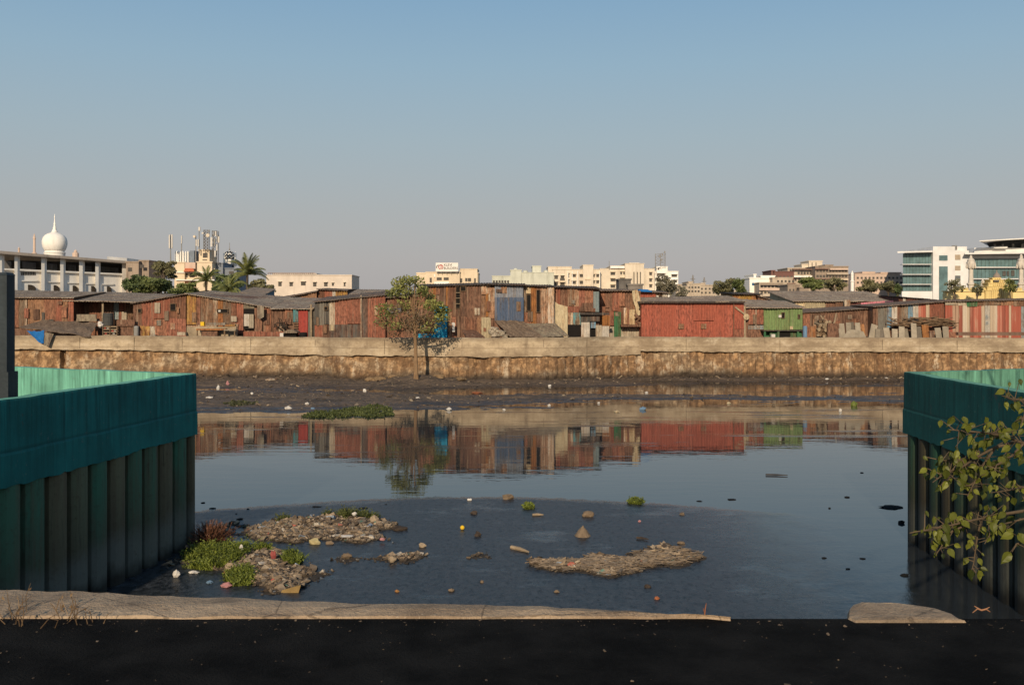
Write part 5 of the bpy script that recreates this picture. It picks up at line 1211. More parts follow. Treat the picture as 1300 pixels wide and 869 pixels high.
# grit and dead leaves on the asphalt path (too many to count)
mb = MB(); rng = random.Random(31)
for _ in range(380):
    x = rng.uniform(-3.4,3.4); y = rng.uniform(4.6,5.58); 
    if rng.random() < .5: y = 5.58 - abs(rng.gauss(0,.1))
    mb.c = rng.random()**2*.38; mb.chip((x,y,3.284),.0026*rng.lognormvariate(0,.65))
o = mb.build('gravel', RUB, None); o['kind'] = 'stuff'; o['label'] = 'fine grit strewn on the asphalt path below the ledge'; o['category'] = 'gravel'
# weeds and twigs at the ledge
def stalks(label, px, n, seed, mat, hgt, spread, z=3.285, dd=5.56, cat='weed', name='dry_weed'):
    rng = random.Random(seed); mb = MB(); x0 = X(px,dd)
    for _ in range(n):
        b = Vector((x0+rng.gauss(0,spread),dd+rng.gauss(0,.08),z)); l = hgt*rng.uniform(.5,1.1); v = Vector((rng.gauss(0,.45),rng.gauss(0,.3),1))*l; mb.c = rng.random(); mb.path([b,b+v*.5+Vector((rng.gauss(0,.015),0,.015)),b+v],[.0028,.0022,.001],4)
        if rng.random() < .5: mb.leaf(b+v*.8,.025,rng)
    solo(mb,name,mat,label,cat,None,False,False)['kind'] = 'stuff'
DRYG = leafm('dry_grass',(.10,.06,.03),(.30,.2,.11))
stalks('reddish dry stalks at the bottom left corner',6,7,1,DRYG,.17,.05); stalks('dry straw weeds at the left end of the concrete ledge',62,26,2,DRYG,.12,.14)
mb = MB(); dd = 5.62; mb.path([P(893.6,786,dd),P(895.4,772,dd),P(896.6,765,dd)],[.005,.004,.002],5); mb.path([P(894.6,778,dd),P(892.6,771,dd)],[.003,.001],4); o = solo(mb,'dry_weed',leafm('red_stalk',(.2,.07,.04),(.4,.17,.09)),'single reddish stalk at the right end of the long ledge','weed')
mb = MB(); dd = 5.5; c = P(1246,774,dd); rng = random.Random(3)
for a in (-2.4,-.5,.6,2.2): mb.path([c,c+Vector((math.cos(a)*.03,0,abs(math.sin(a))*.012)),c+Vector((math.cos(a)*.06,.01,math.sin(a)*.025))],[.005,.004,.002],5)
solo(mb,'dry_leaf',plain('tan_leaf',(.34,.17,.09),.7),'curled orange dry leaf at the bottom right','leaf')

# ------------------------------------------------------------------ far buildings
PANE = plain('hazed_pane',(.12,.108,.095),.6,(1,1,1)); SHADE = plain('shaded_recess',(.09,.07,.05),.6)  # panes lightened, distance haze put into their colour
def bld(name, label, blocks, d, depth, mat, wins=(), cat='building', group='buildings on the skyline', winmat=None, shade=None):
    """blocks: (px0,px1,ytop[,dz]) standing on the far ground"""
    x = X((blocks[0][0]+blocks[0][1])/2,d); root = thing(name,label,cat,(x,d,2.6),group)
    for i,b in enumerate(blocks):
        mb = MB(); o = b[3] if len(b) > 3 else 0; bm_ = b[4] if len(b) > 4 else mat
        mb.box(X(b[0],d),X(b[1],d),d+o+.011*i,d+depth+o*.5,2.5,Z(b[2],d)); t = .9*M(d)*1.2
        w = mb.build('wall' if i == 0 else 'wing', bm_, root)
        mb = MB(); mb.box(X(b[0],d)-.15,X(b[1],d)+.15,d+o-.18+.011*i,d+depth+o*.5+.18,Z(b[2],d),Z(b[2],d)+.28); mb.build('parapet', bm_, w)
    for w in wins:
        px,py,ww,hh = w[:4]; o = w[4] if len(w) > 4 else 0
        mb = MB(); mb.pbox(px-ww/2,px+ww/2,py-hh/2,py+hh/2,d+o-.06,.14); wo = mb.build('window', winmat or PANE, root)
        if shade:
            mb = MB(); mb.box(X(px-ww/2-.5,d),X(px+ww/2+.5,d),d+o-.75,d+o-.01,Z(py-hh/2-.5,d),Z(py-hh/2-.5,d)+.16); mb.build('sunshade', shade, wo)
    return root
CREAMW = render_wall('cream_plaster',(.64,.55,.43),(.36,.29,.21),.6); CREAM2 = render_wall('warm_cream_plaster',(.65,.53,.38),(.38,.29,.2),.6); PGREEN = render_wall('pale_green_plaster',(.53,.53,.44),(.2,.2,.15),.5)
WHITEW = render_wall('white_plaster',(.82,.78,.71),(.46,.4,.33),.35); PINKW = render_wall('pinkish_plaster',(.56,.42,.33),(.3,.22,.17),.45); DIRTY = render_wall('sooty_plaster',(.30,.235,.18),(.09,.07,.055),.8); BROWNW = render_wall('brown_brick_plaster',(.19,.12,.09),(.07,.05,.04),.7)
DIRTYL = render_wall('weathered_plaster',(.46,.38,.29),(.16,.12,.09),.75)
# white arcade building
def arcade():
    d = 215; root = thing('arcade_building','long white two-storey arcade with open upper gallery at far left','building',(X(80,d),d,2.6),'buildings on the skyline'); m_ = M(d)
    def rl(px): return 317.6+(px+10)*(331.6-317.6)/174           # roof edge falls to the right in the photo: the wing recedes
    ax, ad = X(-60,d-8), d-8.0; bx_, bd = X(160,d+28), d+28.0; mm = (bx_-ax)/(bd-ad)
    def dp(px): return (ax - mm*ad)/((px-CX)/FPX - mm)
    # the gallery recedes to the right
    def pt(px, py, off=0): dd = dp(px)+off; return P(px,py,dd)
    def slab(mb, a, b, ya0, ya1, yb0, yb1, off, dep):
        A0,A1,B0,B1 = pt(a,ya1,off),pt(a,ya0,off),pt(b,yb1,off),pt(b,yb0,off); v = Vector((0,dep,0)); mb.hexa([A0,B0,B0+v,A0+v,A1,B1,B1+v,A1+v])
    def low(px): return 368.5+(px)*.03*0+ (341-341)             # base level is hidden
    par = lambda px: 341.0 + px*.044
    mb = MB(); slab(mb,-60,160,par(-60),392,par(160),392,0,14); mb.build('lower_wall',WHITEW,root)
    mb = MB(); slab(mb,-62,164,rl(-62)-.2,rl(-62)+3.6,rl(164)-.2,rl(164)+2.8,-2.2,18); mb.build('roof',render_wall('grey_roof_slab',(.42,.36,.3),(.15,.12,.1),.5),root)
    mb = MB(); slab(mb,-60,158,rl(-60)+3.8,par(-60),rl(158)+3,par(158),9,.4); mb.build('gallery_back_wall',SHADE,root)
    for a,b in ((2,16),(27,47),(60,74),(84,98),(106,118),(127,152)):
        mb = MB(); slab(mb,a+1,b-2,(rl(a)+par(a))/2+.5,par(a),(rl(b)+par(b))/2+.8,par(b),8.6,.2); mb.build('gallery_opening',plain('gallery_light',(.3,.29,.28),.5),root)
    for a,b in ((-1,2.4),(18.4,22.2),(52.4,56.6),(76.4,80.6),(100.4,105),(121,125.2),(155,160)):
        mb = MB(); slab(mb,a,b,rl(a)+3.4,393,rl(b)+3.4,393,-.9,1.1); mb.build('column',WHITEW,root)
        if a > 0: mb = MB(); slab(mb,b,b+3.4,par(b)+14,393,par(b)+14,393,-.5,.7); mb.build('buttress',WHITEW,root)
    mb = MB(); slab(mb,-60,161,par(-60)-.8,par(-60)+1.4,par(161)-.8,par(161)+1.2,-.6,.4); mb.build('string_course',WHITEW,root)
    for cx_,w in ((37,16),(69.5,10.5),(93.6,9.6),(117,9),(137,8.6)):
        dd = dp(cx_)-.25; pts = []
        top = 360.4+cx_*.02; spr = 364.4+cx_*.015
        for k_ in range(9): t = k_/8; pts.append((cx_-w/2+w*t, spr-(spr-top)*(math.sin(math.pi*t)**.7 if 0<k_<8 else 0)))
        mb = MB(); mb.poly([(cx_-w/2,378)]+pts+[(cx_+w/2,378)],dd,.2); f = mb.build('arched_window',plain('arch_dark',(.03,.024,.018),.6),root)
        mb = MB(); slab(mb,cx_-w/2-3,cx_+w/2+3,par(cx_)+13,par(cx_)+14.4,par(cx_)+13,par(cx_)+14.4,-.35,.3); mb.build('moulding',WHITEW,f)
    for a,b in ((27,46),):
        mb = MB()
        for k_ in range(9): slab(mb,a+k_*2.1,a+k_*2.1+1,par(a)+3,par(a)+7,par(a)+3,par(a)+7,-.1,.2)
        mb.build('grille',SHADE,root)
    mb = MB(); slab(mb,136,161,rl(136)-4,rl(136)+.1,rl(161)-4,rl(161)+.1,1,10); mb.build('roof_upstand',WHITEW,root)
arcade()
mb = MB(); d = 214; mb.path([P(61,341,d-3),P(62.4,329,d-3),P(66,328,d-3)],.12,6); 
# mosque with onion dome
def mosque():
    d = 245; m_ = M(d); cx = X(69.4,d); root = thing('mosque','white onion dome with tall finial rising behind the arcade','mosque',(cx,d,2.6),'buildings on the skyline')
    mb = MB(); mb.lathe(cx,d,[(12.4*m_,2.5),(12.4*m_,Z(322,d)),(13*m_,Z(321.4,d)),(13*m_,Z(320.6,d)),(11.8*m_,Z(320.2,d)),(11.6*m_,Z(317.6,d))],28); mb.build('drum',WHITEW,root)
    prof = [(11.6,318.4),(12.6,316.6),(14,313.6),(14.75,309.6),(14.7,305.8),(13.6,301.8),(11.2,298.6),(8,296.6),(4.8,295.4),(3.8,294.8)]
    mb = MB(); mb.lathe(cx,d,[(r*m_,Z(y,d)) for r,y in prof],40,.018); mb.build('dome',WHITEW,root,True)
    prof = [(4.2,295.2),(3.2,293),(1.9,290.6),(2.4,289.6),(1.4,288),(1.1,285),(1.5,284),(.9,282.8),(.6,279),(.5,276),(.9,275),(.3,274),(.25,271.6)]
    mb = MB(); mb.lathe(cx,d,[(r*m_,Z(y,d)) for r,y in prof],12); mb.build('finial',WHITEW,root,True)
    for px,yt,w in ((43.6,296,1.4),(96,316.6,1.8),(24,313.4,1.2)):
        x = X(px,d); mb = MB(); mb.lathe(x,d,[(w*2.2*m_,2.5),(w*2.2*m_,Z(321,d)),(w*1.1*m_,Z(320,d)),(w*m_,Z(yt+8 if yt<300 else yt+3,d)),(w*1.3*m_,Z(yt+6.5 if yt<300 else yt+2.4,d)),(w*.7*m_,Z(yt+3 if yt<300 else yt+1,d)),(.1*m_,Z(yt,d))],10); mb.build('pinnacle',PINKW,root)
mosque()
bld('house','dark roofed house squeezed between the arcade and the trees',[(160,176,333),(174,186,331,1.5)],240,10,DIRTY,[(165,342,5,5),(180,338,5,4)])
# antenna building
def antenna_house():
    d = 250; m_ = M(d)
    root = bld('apartment_house','cream house with orange awnings below a cluster of rooftop antennas',[(225,272,342),(252,271,333.4,-1.2),(223,236,334,-1)],d,14,CREAM2,[(229,348.5,6,6),(237,348.5,2.6,7),(244,348.5,6,7),(252,348.5,5,6),(229,357,5,5),(245,358,5,4)])
    for a,b,t,bo,nm in ((233,247,340.4,344.6,'awning'),(233,242,360.6,365.4,'awning')):
        mb = MB(); mb.hexa([P(a,bo,d-3),P(b,bo,d-3),P(b,bo,d),P(a,bo,d),P(a+2,t,d-1.6),P(b-2,t,d-1.6),P(b-2,t,d),P(a+2,t,d)]); mb.build(nm,plain('orange_awning',(.6,.17,.08),.8),root)
    mb = MB(); mb.pbox(235,248,333,341,d-1.4,.8); mb.build('balcony',PINKW,root)
    mb = MB(); mb.pbox(223,272,345,346.2,d-1.5,1.4); mb.build('chajja',WHITEW,root); mb = MB(); mb.pbox(223,272,354.6,356,d-1.5,1.4); mb.build('chajja',WHITEW,root)
    bld('stair_tower','square cream roof tower with one barred window',[(252.4,266,318)],d+1,6,CREAM2,[(260.5,324,6,6),(260,329.8,6,1.2)],cat='tower')
    for i,(a,b) in enumerate(((222,228),(228.6,234),(235,240.4))):
        mb = MB(); x = X((a+b)/2,d+3); r = (b-a)/2*M(d+3); mb.lathe(x,d+3,[(r,Z(336,d)),(r,Z(319.6,d)),(r*.8,Z(318,d)),(r*.3,Z(317.2,d))],14,.05); solo(mb,'water_tank',WHITEW,['leftmost white rooftop water tank beside the antennas','middle white rooftop water tank beside the antennas','rightmost white rooftop water tank beside the antennas'][i],'water tank','rooftop water tanks')
    mb = MB(); mb.pbox(240.8,246.6,318,335,d+2,5); solo(mb,'plant_room',plain('blue_grey_plaster',(.22,.26,.31),.7),'blue-grey plant room between the tanks and stair tower','hut')
    bld('annex','blue-grey shaded annex right of the antenna house',[(272,283,334.6),(283,299,341,1)],d+2,12,render_wall('bluish_plaster',(.2,.22,.25),(.1,.1,.1),.5),[(293.6,346,6,3.6)])
    def mast(label, px, yt, yb, kids):
        x = X(px,d); r = thing('antenna_mast',label,'antenna',(x,d,Z(yb,d)),'rooftop antenna masts')
        mb = MB(); mb.path([(x,d,Z(yb,d)),(x,d,Z(yt,d))],[.16,.1],6); mb.build('pole',METAL,r)
        for k_ in kids:
            if k_[0] == 'panel':
                _,a,b,t,bo = k_; mb = MB(); mb.pbox(a,b,t,bo,d-.5,.3); mb.build('antenna_panel',WHITEP,r)
                mb = MB(); mb.pbox(min(px,a),max(px,b),t+1.5,t+1.9,d-.2,.12); mb.build('bracket',METAL,r)
            else:
                _,a,c,rr = k_; mb = MB(); mb.lathe(0,0,[(rr*m_*.3,-.3),(rr*m_,.0),(rr*m_*.9,.12)],16); mb.v = [(X(a,d)+v[0], d-.6-v[2], Z(c,d)+v[1]) for v in mb.v]; mb.build('dish',CREAMW,r)
                mb = MB(); mb.path([(X(a,d),d-.3,Z(c,d)),(x,d,Z(c,d))],.08,5); mb.build('bracket',METAL,r)
    mast('antenna mast with two tall white panels at the left of the roof',216.6,297,334,[('panel',214.2,215.8,298,315),('panel',217.4,219,297.4,315)])
    mast('thin single mast left of the stair tower',230.4,299,334,[('panel',229.8,231,299,309)])
    mast('mast with a small white dish and side panels',248.6,299,334,[('dish',247.6,300.4,1.8),('panel',248.4,250,304,312),('panel',250.8,252.4,303.6,313)])
    mast('tall rusty mast with a greenish lamp head',252.8,289,322,[('panel',251.8,254.2,288,293)])
    def lattice(label, px0, px1, yt, yb, kids):
        x = X((px0+px1)/2,d); r = thing('antenna_tower',label,'antenna',(x,d,Z(yb,d)),'rooftop antenna masts'); mb = MB(); w = X(px1,d)-X(px0,d)
        zz = [Z(yb,d)+(Z(yt,d)-Z(yb,d))*i/7 for i in range(8)]
        for sx in (-1,1):
            for sy in (0,1): mb.path([(x+sx*w/2,d+sy*w,zz[0]),(x+sx*w/2,d+sy*w,zz[-1])],.08,4)
        for i in range(7):
            mb.path([(x-w/2,d,zz[i]),(x+w/2,d,zz[i+1])],.05,4); mb.path([(x+w/2,d,zz[i]),(x-w/2,d,zz[i+1])],.05,4); mb.path([(x-w/2,d,zz[i+1]),(x+w/2,d,zz[i+1])],.05,4)
        mb.build('lattice',plain('antenna_steel',(.16,.14,.12),.7),r)
        for k_ in kids:
            if k_[0] == 'panel': _,a,b,t,bo = k_; mb = MB(); mb.pbox(a,b,t,bo,d-.6,.3); mb.build('antenna_panel',WHITEP if rnd.random()<.6 else METAL,r)
            else: _,a,c,rr = k_; mb = MB(); mb.lathe(0,0,[(rr*m_*.3,-.3),(rr*m_,.0),(rr*m_*.9,.12)],16); mb.v = [(X(a,d)+v[0], d-.7-v[2], Z(c,d)+v[1]) for v in mb.v]; mb.build('dish',CREAMW,r)
    lattice('crowded lattice mast with a round cream dish and panels',269.4,275.6,293,334,[('dish',264.8,299,2.5),('panel',267.2,269.6,301,313),('panel',270.8,272.4,293,299),('panel',273,274.6,293.4,300),('panel',275,276.4,298,307),('panel',271.6,273,303,312),('panel',276.8,278.6,300,308),('panel',272,273.8,318,326),('panel',274.6,276,310,318)])
    lattice('bare lattice mast behind the round cream dish',258.6,264,292,319,[('panel',256,258.4,294.6,297),('panel',264.6,266,291.6,294)])
antenna_house()
# chevron dome
def chevron():
    d = 262; m_ = M(d); cx = X(291.4,d); root = thing('chevron_dome_tower','small tower with a black and white zigzag dome beside the palms','tower',(cx,d,2.6),'buildings on the skyline')
    m, nt, b = new_mat('zigzag'); n = N(nt); xyz = n.sep(n.pos())
    tri = n.math('PINGPONG', n.math('SUBTRACT', xyz[0], cx), 3.4*m_/2*1.1); f = n.math('FRACT', n.math('DIVIDE', n.math('SUBTRACT', xyz[2], n.math('MULTIPLY', tri, 1.3)), 4.2*m_))
    n.link(n.mix(n.math('GREATER_THAN', f, .5), (.68,.64,.56), (.035,.03,.028)), b.inputs['Base Color'])
    mb = MB(); mb.lathe(cx,d,[(r*m_,Z(y,d)) for r,y in ((6.2,329),(6.6,326),(6.6,323),(5.6,320.6),(3.6,319.2),(1.4,318.4),(.6,318))],28); mb.build('dome',m,root,True)
    mb = MB(); mb.lathe(cx,d,[(.7*m_,Z(318.4,d)),(.9*m_,Z(316,d)),(.4*m_,Z(314.6,d)),(.25*m_,Z(308,d))],8); mb.build('finial',METAL,root)
    mb = MB(); mb.lathe(cx,d,[(6.6*m_,2.5),(6.6*m_,Z(333.6,d)),(7.4*m_,Z(333.2,d)),(7.4*m_,Z(332.2,d)),(6*m_,Z(332,d)),(5.8*m_,Z(329,d))],16); mb.build('tower_shaft',WHITEW,root)
    for a in (284.6,298.8):
        mb = MB(); x = X(a,d-1); mb.lathe(x,d-1,[(1.1*m_,2.5),(1.1*m_,Z(326,d)),(1.5*m_,Z(325.6,d)),(1.2*m_,Z(322,d)),(.2*m_,Z(319.6,d))],8); mb.build('pinnacle',WHITEW,root)
    for a in (288.4,292.6,295.6): mb = MB(); mb.pbox(a-.9,a+.9,335,339,d-7.2*m_-.1,.4); mb.build('window',PANE,root)
chevron()
bld('apartment_block','low cream flat-roofed block with a row of square dark windows',[(338,446.6,349.6),(345,400,347.6,2)],330,16,render_wall('pinkish_cream',(.62,.53,.44),(.4,.32,.25),.5),[(355.4,360.6,4.2,5.2),(369.6,360.8,4.2,4.6),(385,360,6,4.4),(399.6,361,4.2,5),(413.6,361,4.4,4.6),(422.6,361,2.6,3.4),(437.4,361,2.2,4.4)],shade=CREAMW)
mb = MB(); d = 329
for i in range(22): mb.pbox(340+i*2.7,340.5+i*2.7,346.2,348.6,d+1.6,.3)
mb.pbox(340,400,346,346.6,d+1.5,.4); solo(mb,'roof_railing',render_wall('railing_brown',(.25,.18,.15),(.1,.08,.06),.5),'brown roof railing on the low cream block','railing')
# builder's block with sign board
root = bld('apartment_block','yellowish apartment block carrying a white roof sign board',[(529,607,346.6),(553,584,345.4,-2),(584,606,341.8,-.6),(529,541,347.4,-.8),(541,553,345.8,-1.2)],400,18,CREAM2,[(531.4,354,4,3.2),(546.8,355.4,2.6,6,-1.2),(557.6,353.8,6.4,3.6,-2),(566.4,353.8,6.4,3.6,-2),(585.4,356,2.8,5.6,-.6),(592,355,3,4.4,-.6),(596,355,4,4.4,-.6),(603,356,2,6,-.6),(531.4,360.6,4,2.4)])
mb = MB(); mb.pbox(551,570,357.4,362,398,1.2); mb.build('balcony_band',WHITEW,root); mb = MB(); mb.pbox(551,571,347.8,351.6,398.2,1.2); mb.build('balcony_band',WHITEW,root)
d = 396; sg = thing('roof_sign','white roof sign with red and grey round logo and dark letters','sign',(X(567.6,d),d,Z(345.4,d)))
mb = MB(); mb.pbox(553.2,581.6,333.4,344.6,d,.3); mb.build('board',plain('sign_white',(.78,.74,.68),.95),sg)
mb = MB()
for px in (555,560,566,572,579): mb.pbox(px,px+.4,344.6,346.8,d+.1,.25)
mb.build('supports',METAL,sg)
def arc(cx,cy,r,a0,a1,mat,nm):
    mb = MB(); pts = [Vector((X(cx,d)+r*M(d)*math.cos(R(a0+(a1-a0)*i/14)), d-.08, Z(cy,d)+r*M(d)*math.sin(R(a0+(a1-a0)*i/14)))) for i in range(15)]; mb.path(pts,.16,5); mb.build(nm,mat,sg)
arc(559.6,338.8,2.7,-60,250,plain('logo_red',(.5,.05,.04),.9),'logo_ring'); arc(556.4,338.8,2.2,60,220,plain('logo_grey',(.14,.12,.12),.9),'logo_arc')
mb = MB(); mb.path([Vector((X(560,d),d-.09,Z(336.4,d))),Vector((X(559.8,d),d-.09,Z(341.4,d)))],.14,5); mb.build('logo_stem',plain('logo_red',(.5,.05,.04),.9),sg)
def text(body, px, py, hpx, mat, root, d, wmax=None):
    cu = bpy.data.curves.new('lettering','FONT'); cu.body = body; cu.size = hpx*M(d)*1.4; cu.extrude = .02; o = bpy.data.objects.new('lettering',cu); COL.objects.link(o); cu.materials.append(mat); cu.offset = .0
    bpy.context.view_layer.update(); me = bpy.data.meshes.new_from_object(o.evaluated_get(bpy.context.evaluated_depsgraph_get())); bpy.data.objects.remove(o)
    o = bpy.data.objects.new('lettering', me); COL.objects.link(o)
    o.parent = root; o.rotation_euler = (R(90),0,0); o.location = Vector((X(px,d),d-.06,Z(py,d)))-Vector(root.location); return o
LET = plain('letter_dark',(.07,.06,.06),.9)
text('KLEVI',563.4,337.6,3.0,LET,sg,d); text('BUILDERS',563.2,341.6,3.0,LET,sg,d)
# pale green blocks
bld('apartment_block','pale green apartment block with a stepped roof and shaded terrace',[(624.6,703,350.6),(648,662,343.2,-1),(662,703,346.4,-.6),(676,687,337.8,1)],380,16,PGREEN,[(627+i*3.6,357.4,2.6,3.4) for i in range(6)]+[(664+i*5,357.6,3.6,3) for i in range(8)])
for i,(a,b,t) in enumerate(((652,657,340.4),(664,670,343),(690,696,342.8))):
    mb = MB(); mb.lathe(X((a+b)/2,384),384,[((b-a)/2*M(384),Z(347,384)),((b-a)/2*M(384),Z(t+.8,384)),((b-a)*.3*M(384),Z(t,384))],12); solo(mb,'water_tank',PGREEN,['leftmost round tank on the pale green block','middle round tank on the pale green block','rightmost round tank on the pale green block'][i],'water tank','tanks on the pale green block')
# cream apartments (three)
def rows(x0,x1,n,ys,w,h,o=0): return [(x0+(x1-x0)*i/(n-1),y,w,h,o) for i in range(n) for y in ys]
root = bld('apartment_block','left cream apartment block with balconies and brown roof boxes',[(702,762,342.4),(696,708,338.6,2),(740,753,336.8,-1),(708,726,338.8,1)],400,18,CREAMW,rows(706,714,2,(352,360),4.6,4)+rows(728.4,738.6,2,(350,358.6),5.4,3.4)+rows(753.4,758.8,2,(350,358),3.4,3.4)+[(722,349.6,1.4,5),(722,357.6,1.4,5)],shade=CREAMW)
for (a,y) in ((714,356),(746,353),(746,361),(714,363.6)):
    mb = MB(); mb.pbox(a-3.4,a+3.4,y,y+2.2,398.6,1.6); b_ = mb.build('balcony',CREAM2,root); mb = MB(); mb.pbox(a-3,a+3,y-3,y,399.9,.2); mb.build('balcony_recess',PANE,b_)
for a in (720.6,726,733,761): mb = MB(); mb.pbox(a,a+.9,344,372,399.4,.5); mb.build('fin',WHITEW,root)
root = bld('apartment_block','largest cream apartment block with a raised central roof house',[(762,831,341.4),(793,817,335.2,-1.5),(775,793,338,1),(800,812,334,2)],405,20,CREAMW,rows(778,778.1,2,(347.4,355.4,363.4),5.8,3.4)[:3]+[(788.6,346.8,2.2,3),(792.4,346.8,2.2,3),(790,354.6,5.4,3.2)]+rows(815,826,2,(347.6,355.6,363),3.4,3.6),shade=CREAM2)
for a in (804.4,808.6,812.6): mb = MB(); mb.pbox(a,a+1,345,368,403.2,.35); mb.build('stair_slit',PANE,root)
mb = MB(); mb.pbox(775,793,337.6,340.4,404,2); mb.build('white_roof_box',WHITEW,root)
root = bld('apartment_block','white gabled apartment block below the roof lattice masts',[(831,861,344.8),(833,847,339,-1)],410,18,WHITEW,[(839,349,10,3.2,-1),(856,350,7,3,0),(856,357,7,3,0),(839,357,10,3,-1),(836,341.4,2,2,-1)],shade=WHITEW)
d = 409; r = thing('antenna_tower','tall thin lattice mast with small dishes on the white gabled block','antenna',(X(836,d),d,Z(339,d)),'rooftop antenna masts'); mb = MB()
for px in (832,838.4,844.4): mb.path([P(px,340,d),P(px,318.6 if px == 844.4 else 322,d)],.14,5)
for y in range(323,340,4): mb.path([P(832,y,d),P(844.4,y-2,d)],.08,4); mb.path([P(838.4,y+2,d),P(844.4,y,d)],.08,4); mb.path([P(832,y+3,d),P(838.4,y,d)],.08,4)
mb.build('lattice',plain('far_steel',(.28,.26,.24),.7),r); mb = MB()
for px,y in ((837,325),(841,323),(844,320),(840,330)): mb.pbox(px-.8,px+.8,y-1.4,y+1.4,d-.6,.4)
mb.build('dishes',METAL,r)
mb = MB(); mb.path([P(773.4,341,404),P(773.4,331,404)],.12,5); solo(mb,'roof_aerial',METAL,'thin aerial on the largest cream block','antenna')
d = 190; root = bld('hut','grey concrete hut on the rooftops before the largest cream block',[(785.6,801,355.4)],d,5,plain('grey_block',(.17,.155,.14),.6,(.6,.6,.6)),cat='hut')
bld('hut','flat grey annex right of the grey concrete hut',[(797,816,362)],d-2,5,plain('grey_block2',(.24,.21,.18),.6,(.6,.6,.6)),cat='hut')
# low far settlement 861-910
for i,(a,b,t,lab) in enumerate(((858,874,364,'low beige house right of the cream apartments'),(872,890,360.6,'slightly taller beige house with roof clutter under the pylons'),(888,909,362.4,'low dusty house left of the brown-green tree'))):
    bld('house',lab,[(a,b,t),(a+3,a+8,t-2.6,1)],300+i*8,12,DIRTYL,rows(a+3,b-3,4,(t+4,t+9),2.4,2.4))
d = 420
for i,px in enumerate((879.6,894)):
    r = thing('pylon',['taller steel lattice pylon on the far skyline','shorter steel lattice pylon right of the taller one'][i],'pylon',(X(px,d),d,2.6)); mb = MB(); yt = (349,352)[i]
    mb.path([P(px-1.8,378,d),P(px-.3,yt,d)],.15,4); mb.path([P(px+1.8,378,d),P(px+.3,yt,d)],.15,4)
    for y in range(int(yt)+3,378,4): mb.path([P(px-1.4,y+3,d),P(px+1.2,y,d)],.09,4); mb.path([P(px+1.4,y+3,d),P(px-1.2,y,d)],.09,4)
    mb.path([P(px-3,yt+5,d),P(px+3,yt+5,d)],.12,4); mb.path([P(px-2.4,yt+9,d),P(px+2.4,yt+9,d)],.12,4); mb.build('lattice',plain('pylon_steel',(.3,.28,.26),.7),r)
# tenements
def clutter(root, boxes, d, seed=0):
    rng = random.Random(seed)
    for (a,b,t,bo,m_) in boxes: mb = MB(); mb.pbox(a,b,t,bo,d-rng.uniform(.6,1.6),.5); mb.build('balcony',m_,root)
root = bld('tenement','small white tenement with a blue shuttered window',[(951.6,984,353.4),(968,986,350.4,2),(958,961,348.6,1)],290,12,WHITEW,[(957,360.6,4.6,3.6)],winmat=plain('blue_shutter',(.05,.14,.26),.8))
root = bld('tenement','cluttered brown tenement with long shaded balconies',[(964,1000,359.4),(984,1010,352.6,3)],284,14,DIRTYL,rows(967,995,7,(363.4,371),3,3.2)+rows(988,1007,5,(357,365),2.6,3))
clutter(root,[(964,1000,365.4,368.4,PINKW),(964,999,372.6,376,DIRTYL),(966,994,360,361.4,DIRTY),(996,1004,366,372,WHITEW),(1000,1010,359,361.4,BROWNW)],284,1)
bld('tenement','maroon brick tenement with a flat top on the skyline',[(983,1008,345.2),(980,985,343.6,1)],330,12,render_wall('maroon_brick',(.17,.085,.07),(.08,.05,.045),.5),rows(986,1005,5,(351.6,),2.4,3))
root = bld('tenement','sooty tenement with a pale gallery strip left of the roof towers',[(1005,1036,342.6),(1002,1024,340.4,2)],340,14,DIRTYL,rows(1014,1033,6,(346.6,),2.6,3)+rows(1010,1033,6,(355,),2.6,3))
clutter(root,[(1006,1036,349.6,351.8,WHITEW),(1006,1036,340.8,342.4,BROWNW)],340,2)
bld('roof_tower','tall tan water tower block topping the tenement skyline',[(1027,1044,331.6),(1019,1027,335.8,1)],345,10,CREAMW,[(1031,336,1,6),(1036,336,1,6)],cat='tower')
root = bld('tenement','large dark tenement with rows of caged balconies',[(1035,1077,338.6),(1050,1060,336.4,2)],335,16,DIRTY,rows(1038,1074,10,(343.6,350.4,357),3,3))
clutter(root,[(1035,1052,340,342,BROWNW),(1054,1077,340.6,342.4,PINKW),(1050,1077,346.6,348.4,DIRTYL),(1035,1060,353,354.6,BROWNW),(1054,1077,353.6,355.4,CREAM2)],335,3)
bld('tenement','jumble of small brick houses below the dark tenement',[(1000,1016,362),(1012,1024,366,-2)],260,8,DIRTY,rows(1003,1021,5,(368,),2,2.6))
mb = MB(); d = 240; x = X(1082,d); m_ = M(d); root = thing('minaret','slim white pillar rising between the olive trees','minaret',(x,d,2.6))
mb.lathe(x,d,[(2.2*m_,2.5),(2.2*m_,Z(358,d)),(2.8*m_,Z(357.6,d)),(2.8*m_,Z(356.6,d)),(1.8*m_,Z(356,d)),(1.8*m_,Z(349,d)),(2.2*m_,Z(348.6,d)),(1.4*m_,Z(346.6,d)),(.3*m_,Z(343.6,d))],12); mb.build('shaft',WHITEW,root)
bld('apartment_block','long low pinkish block on the skyline left of the glass office',[(1085,1148,347.8),(1096,1112,345.4,1),(1120,1146,346,1.5)],380,14,PINKW,rows(1089,1144,12,(352.6,358.6),2.6,2.6))
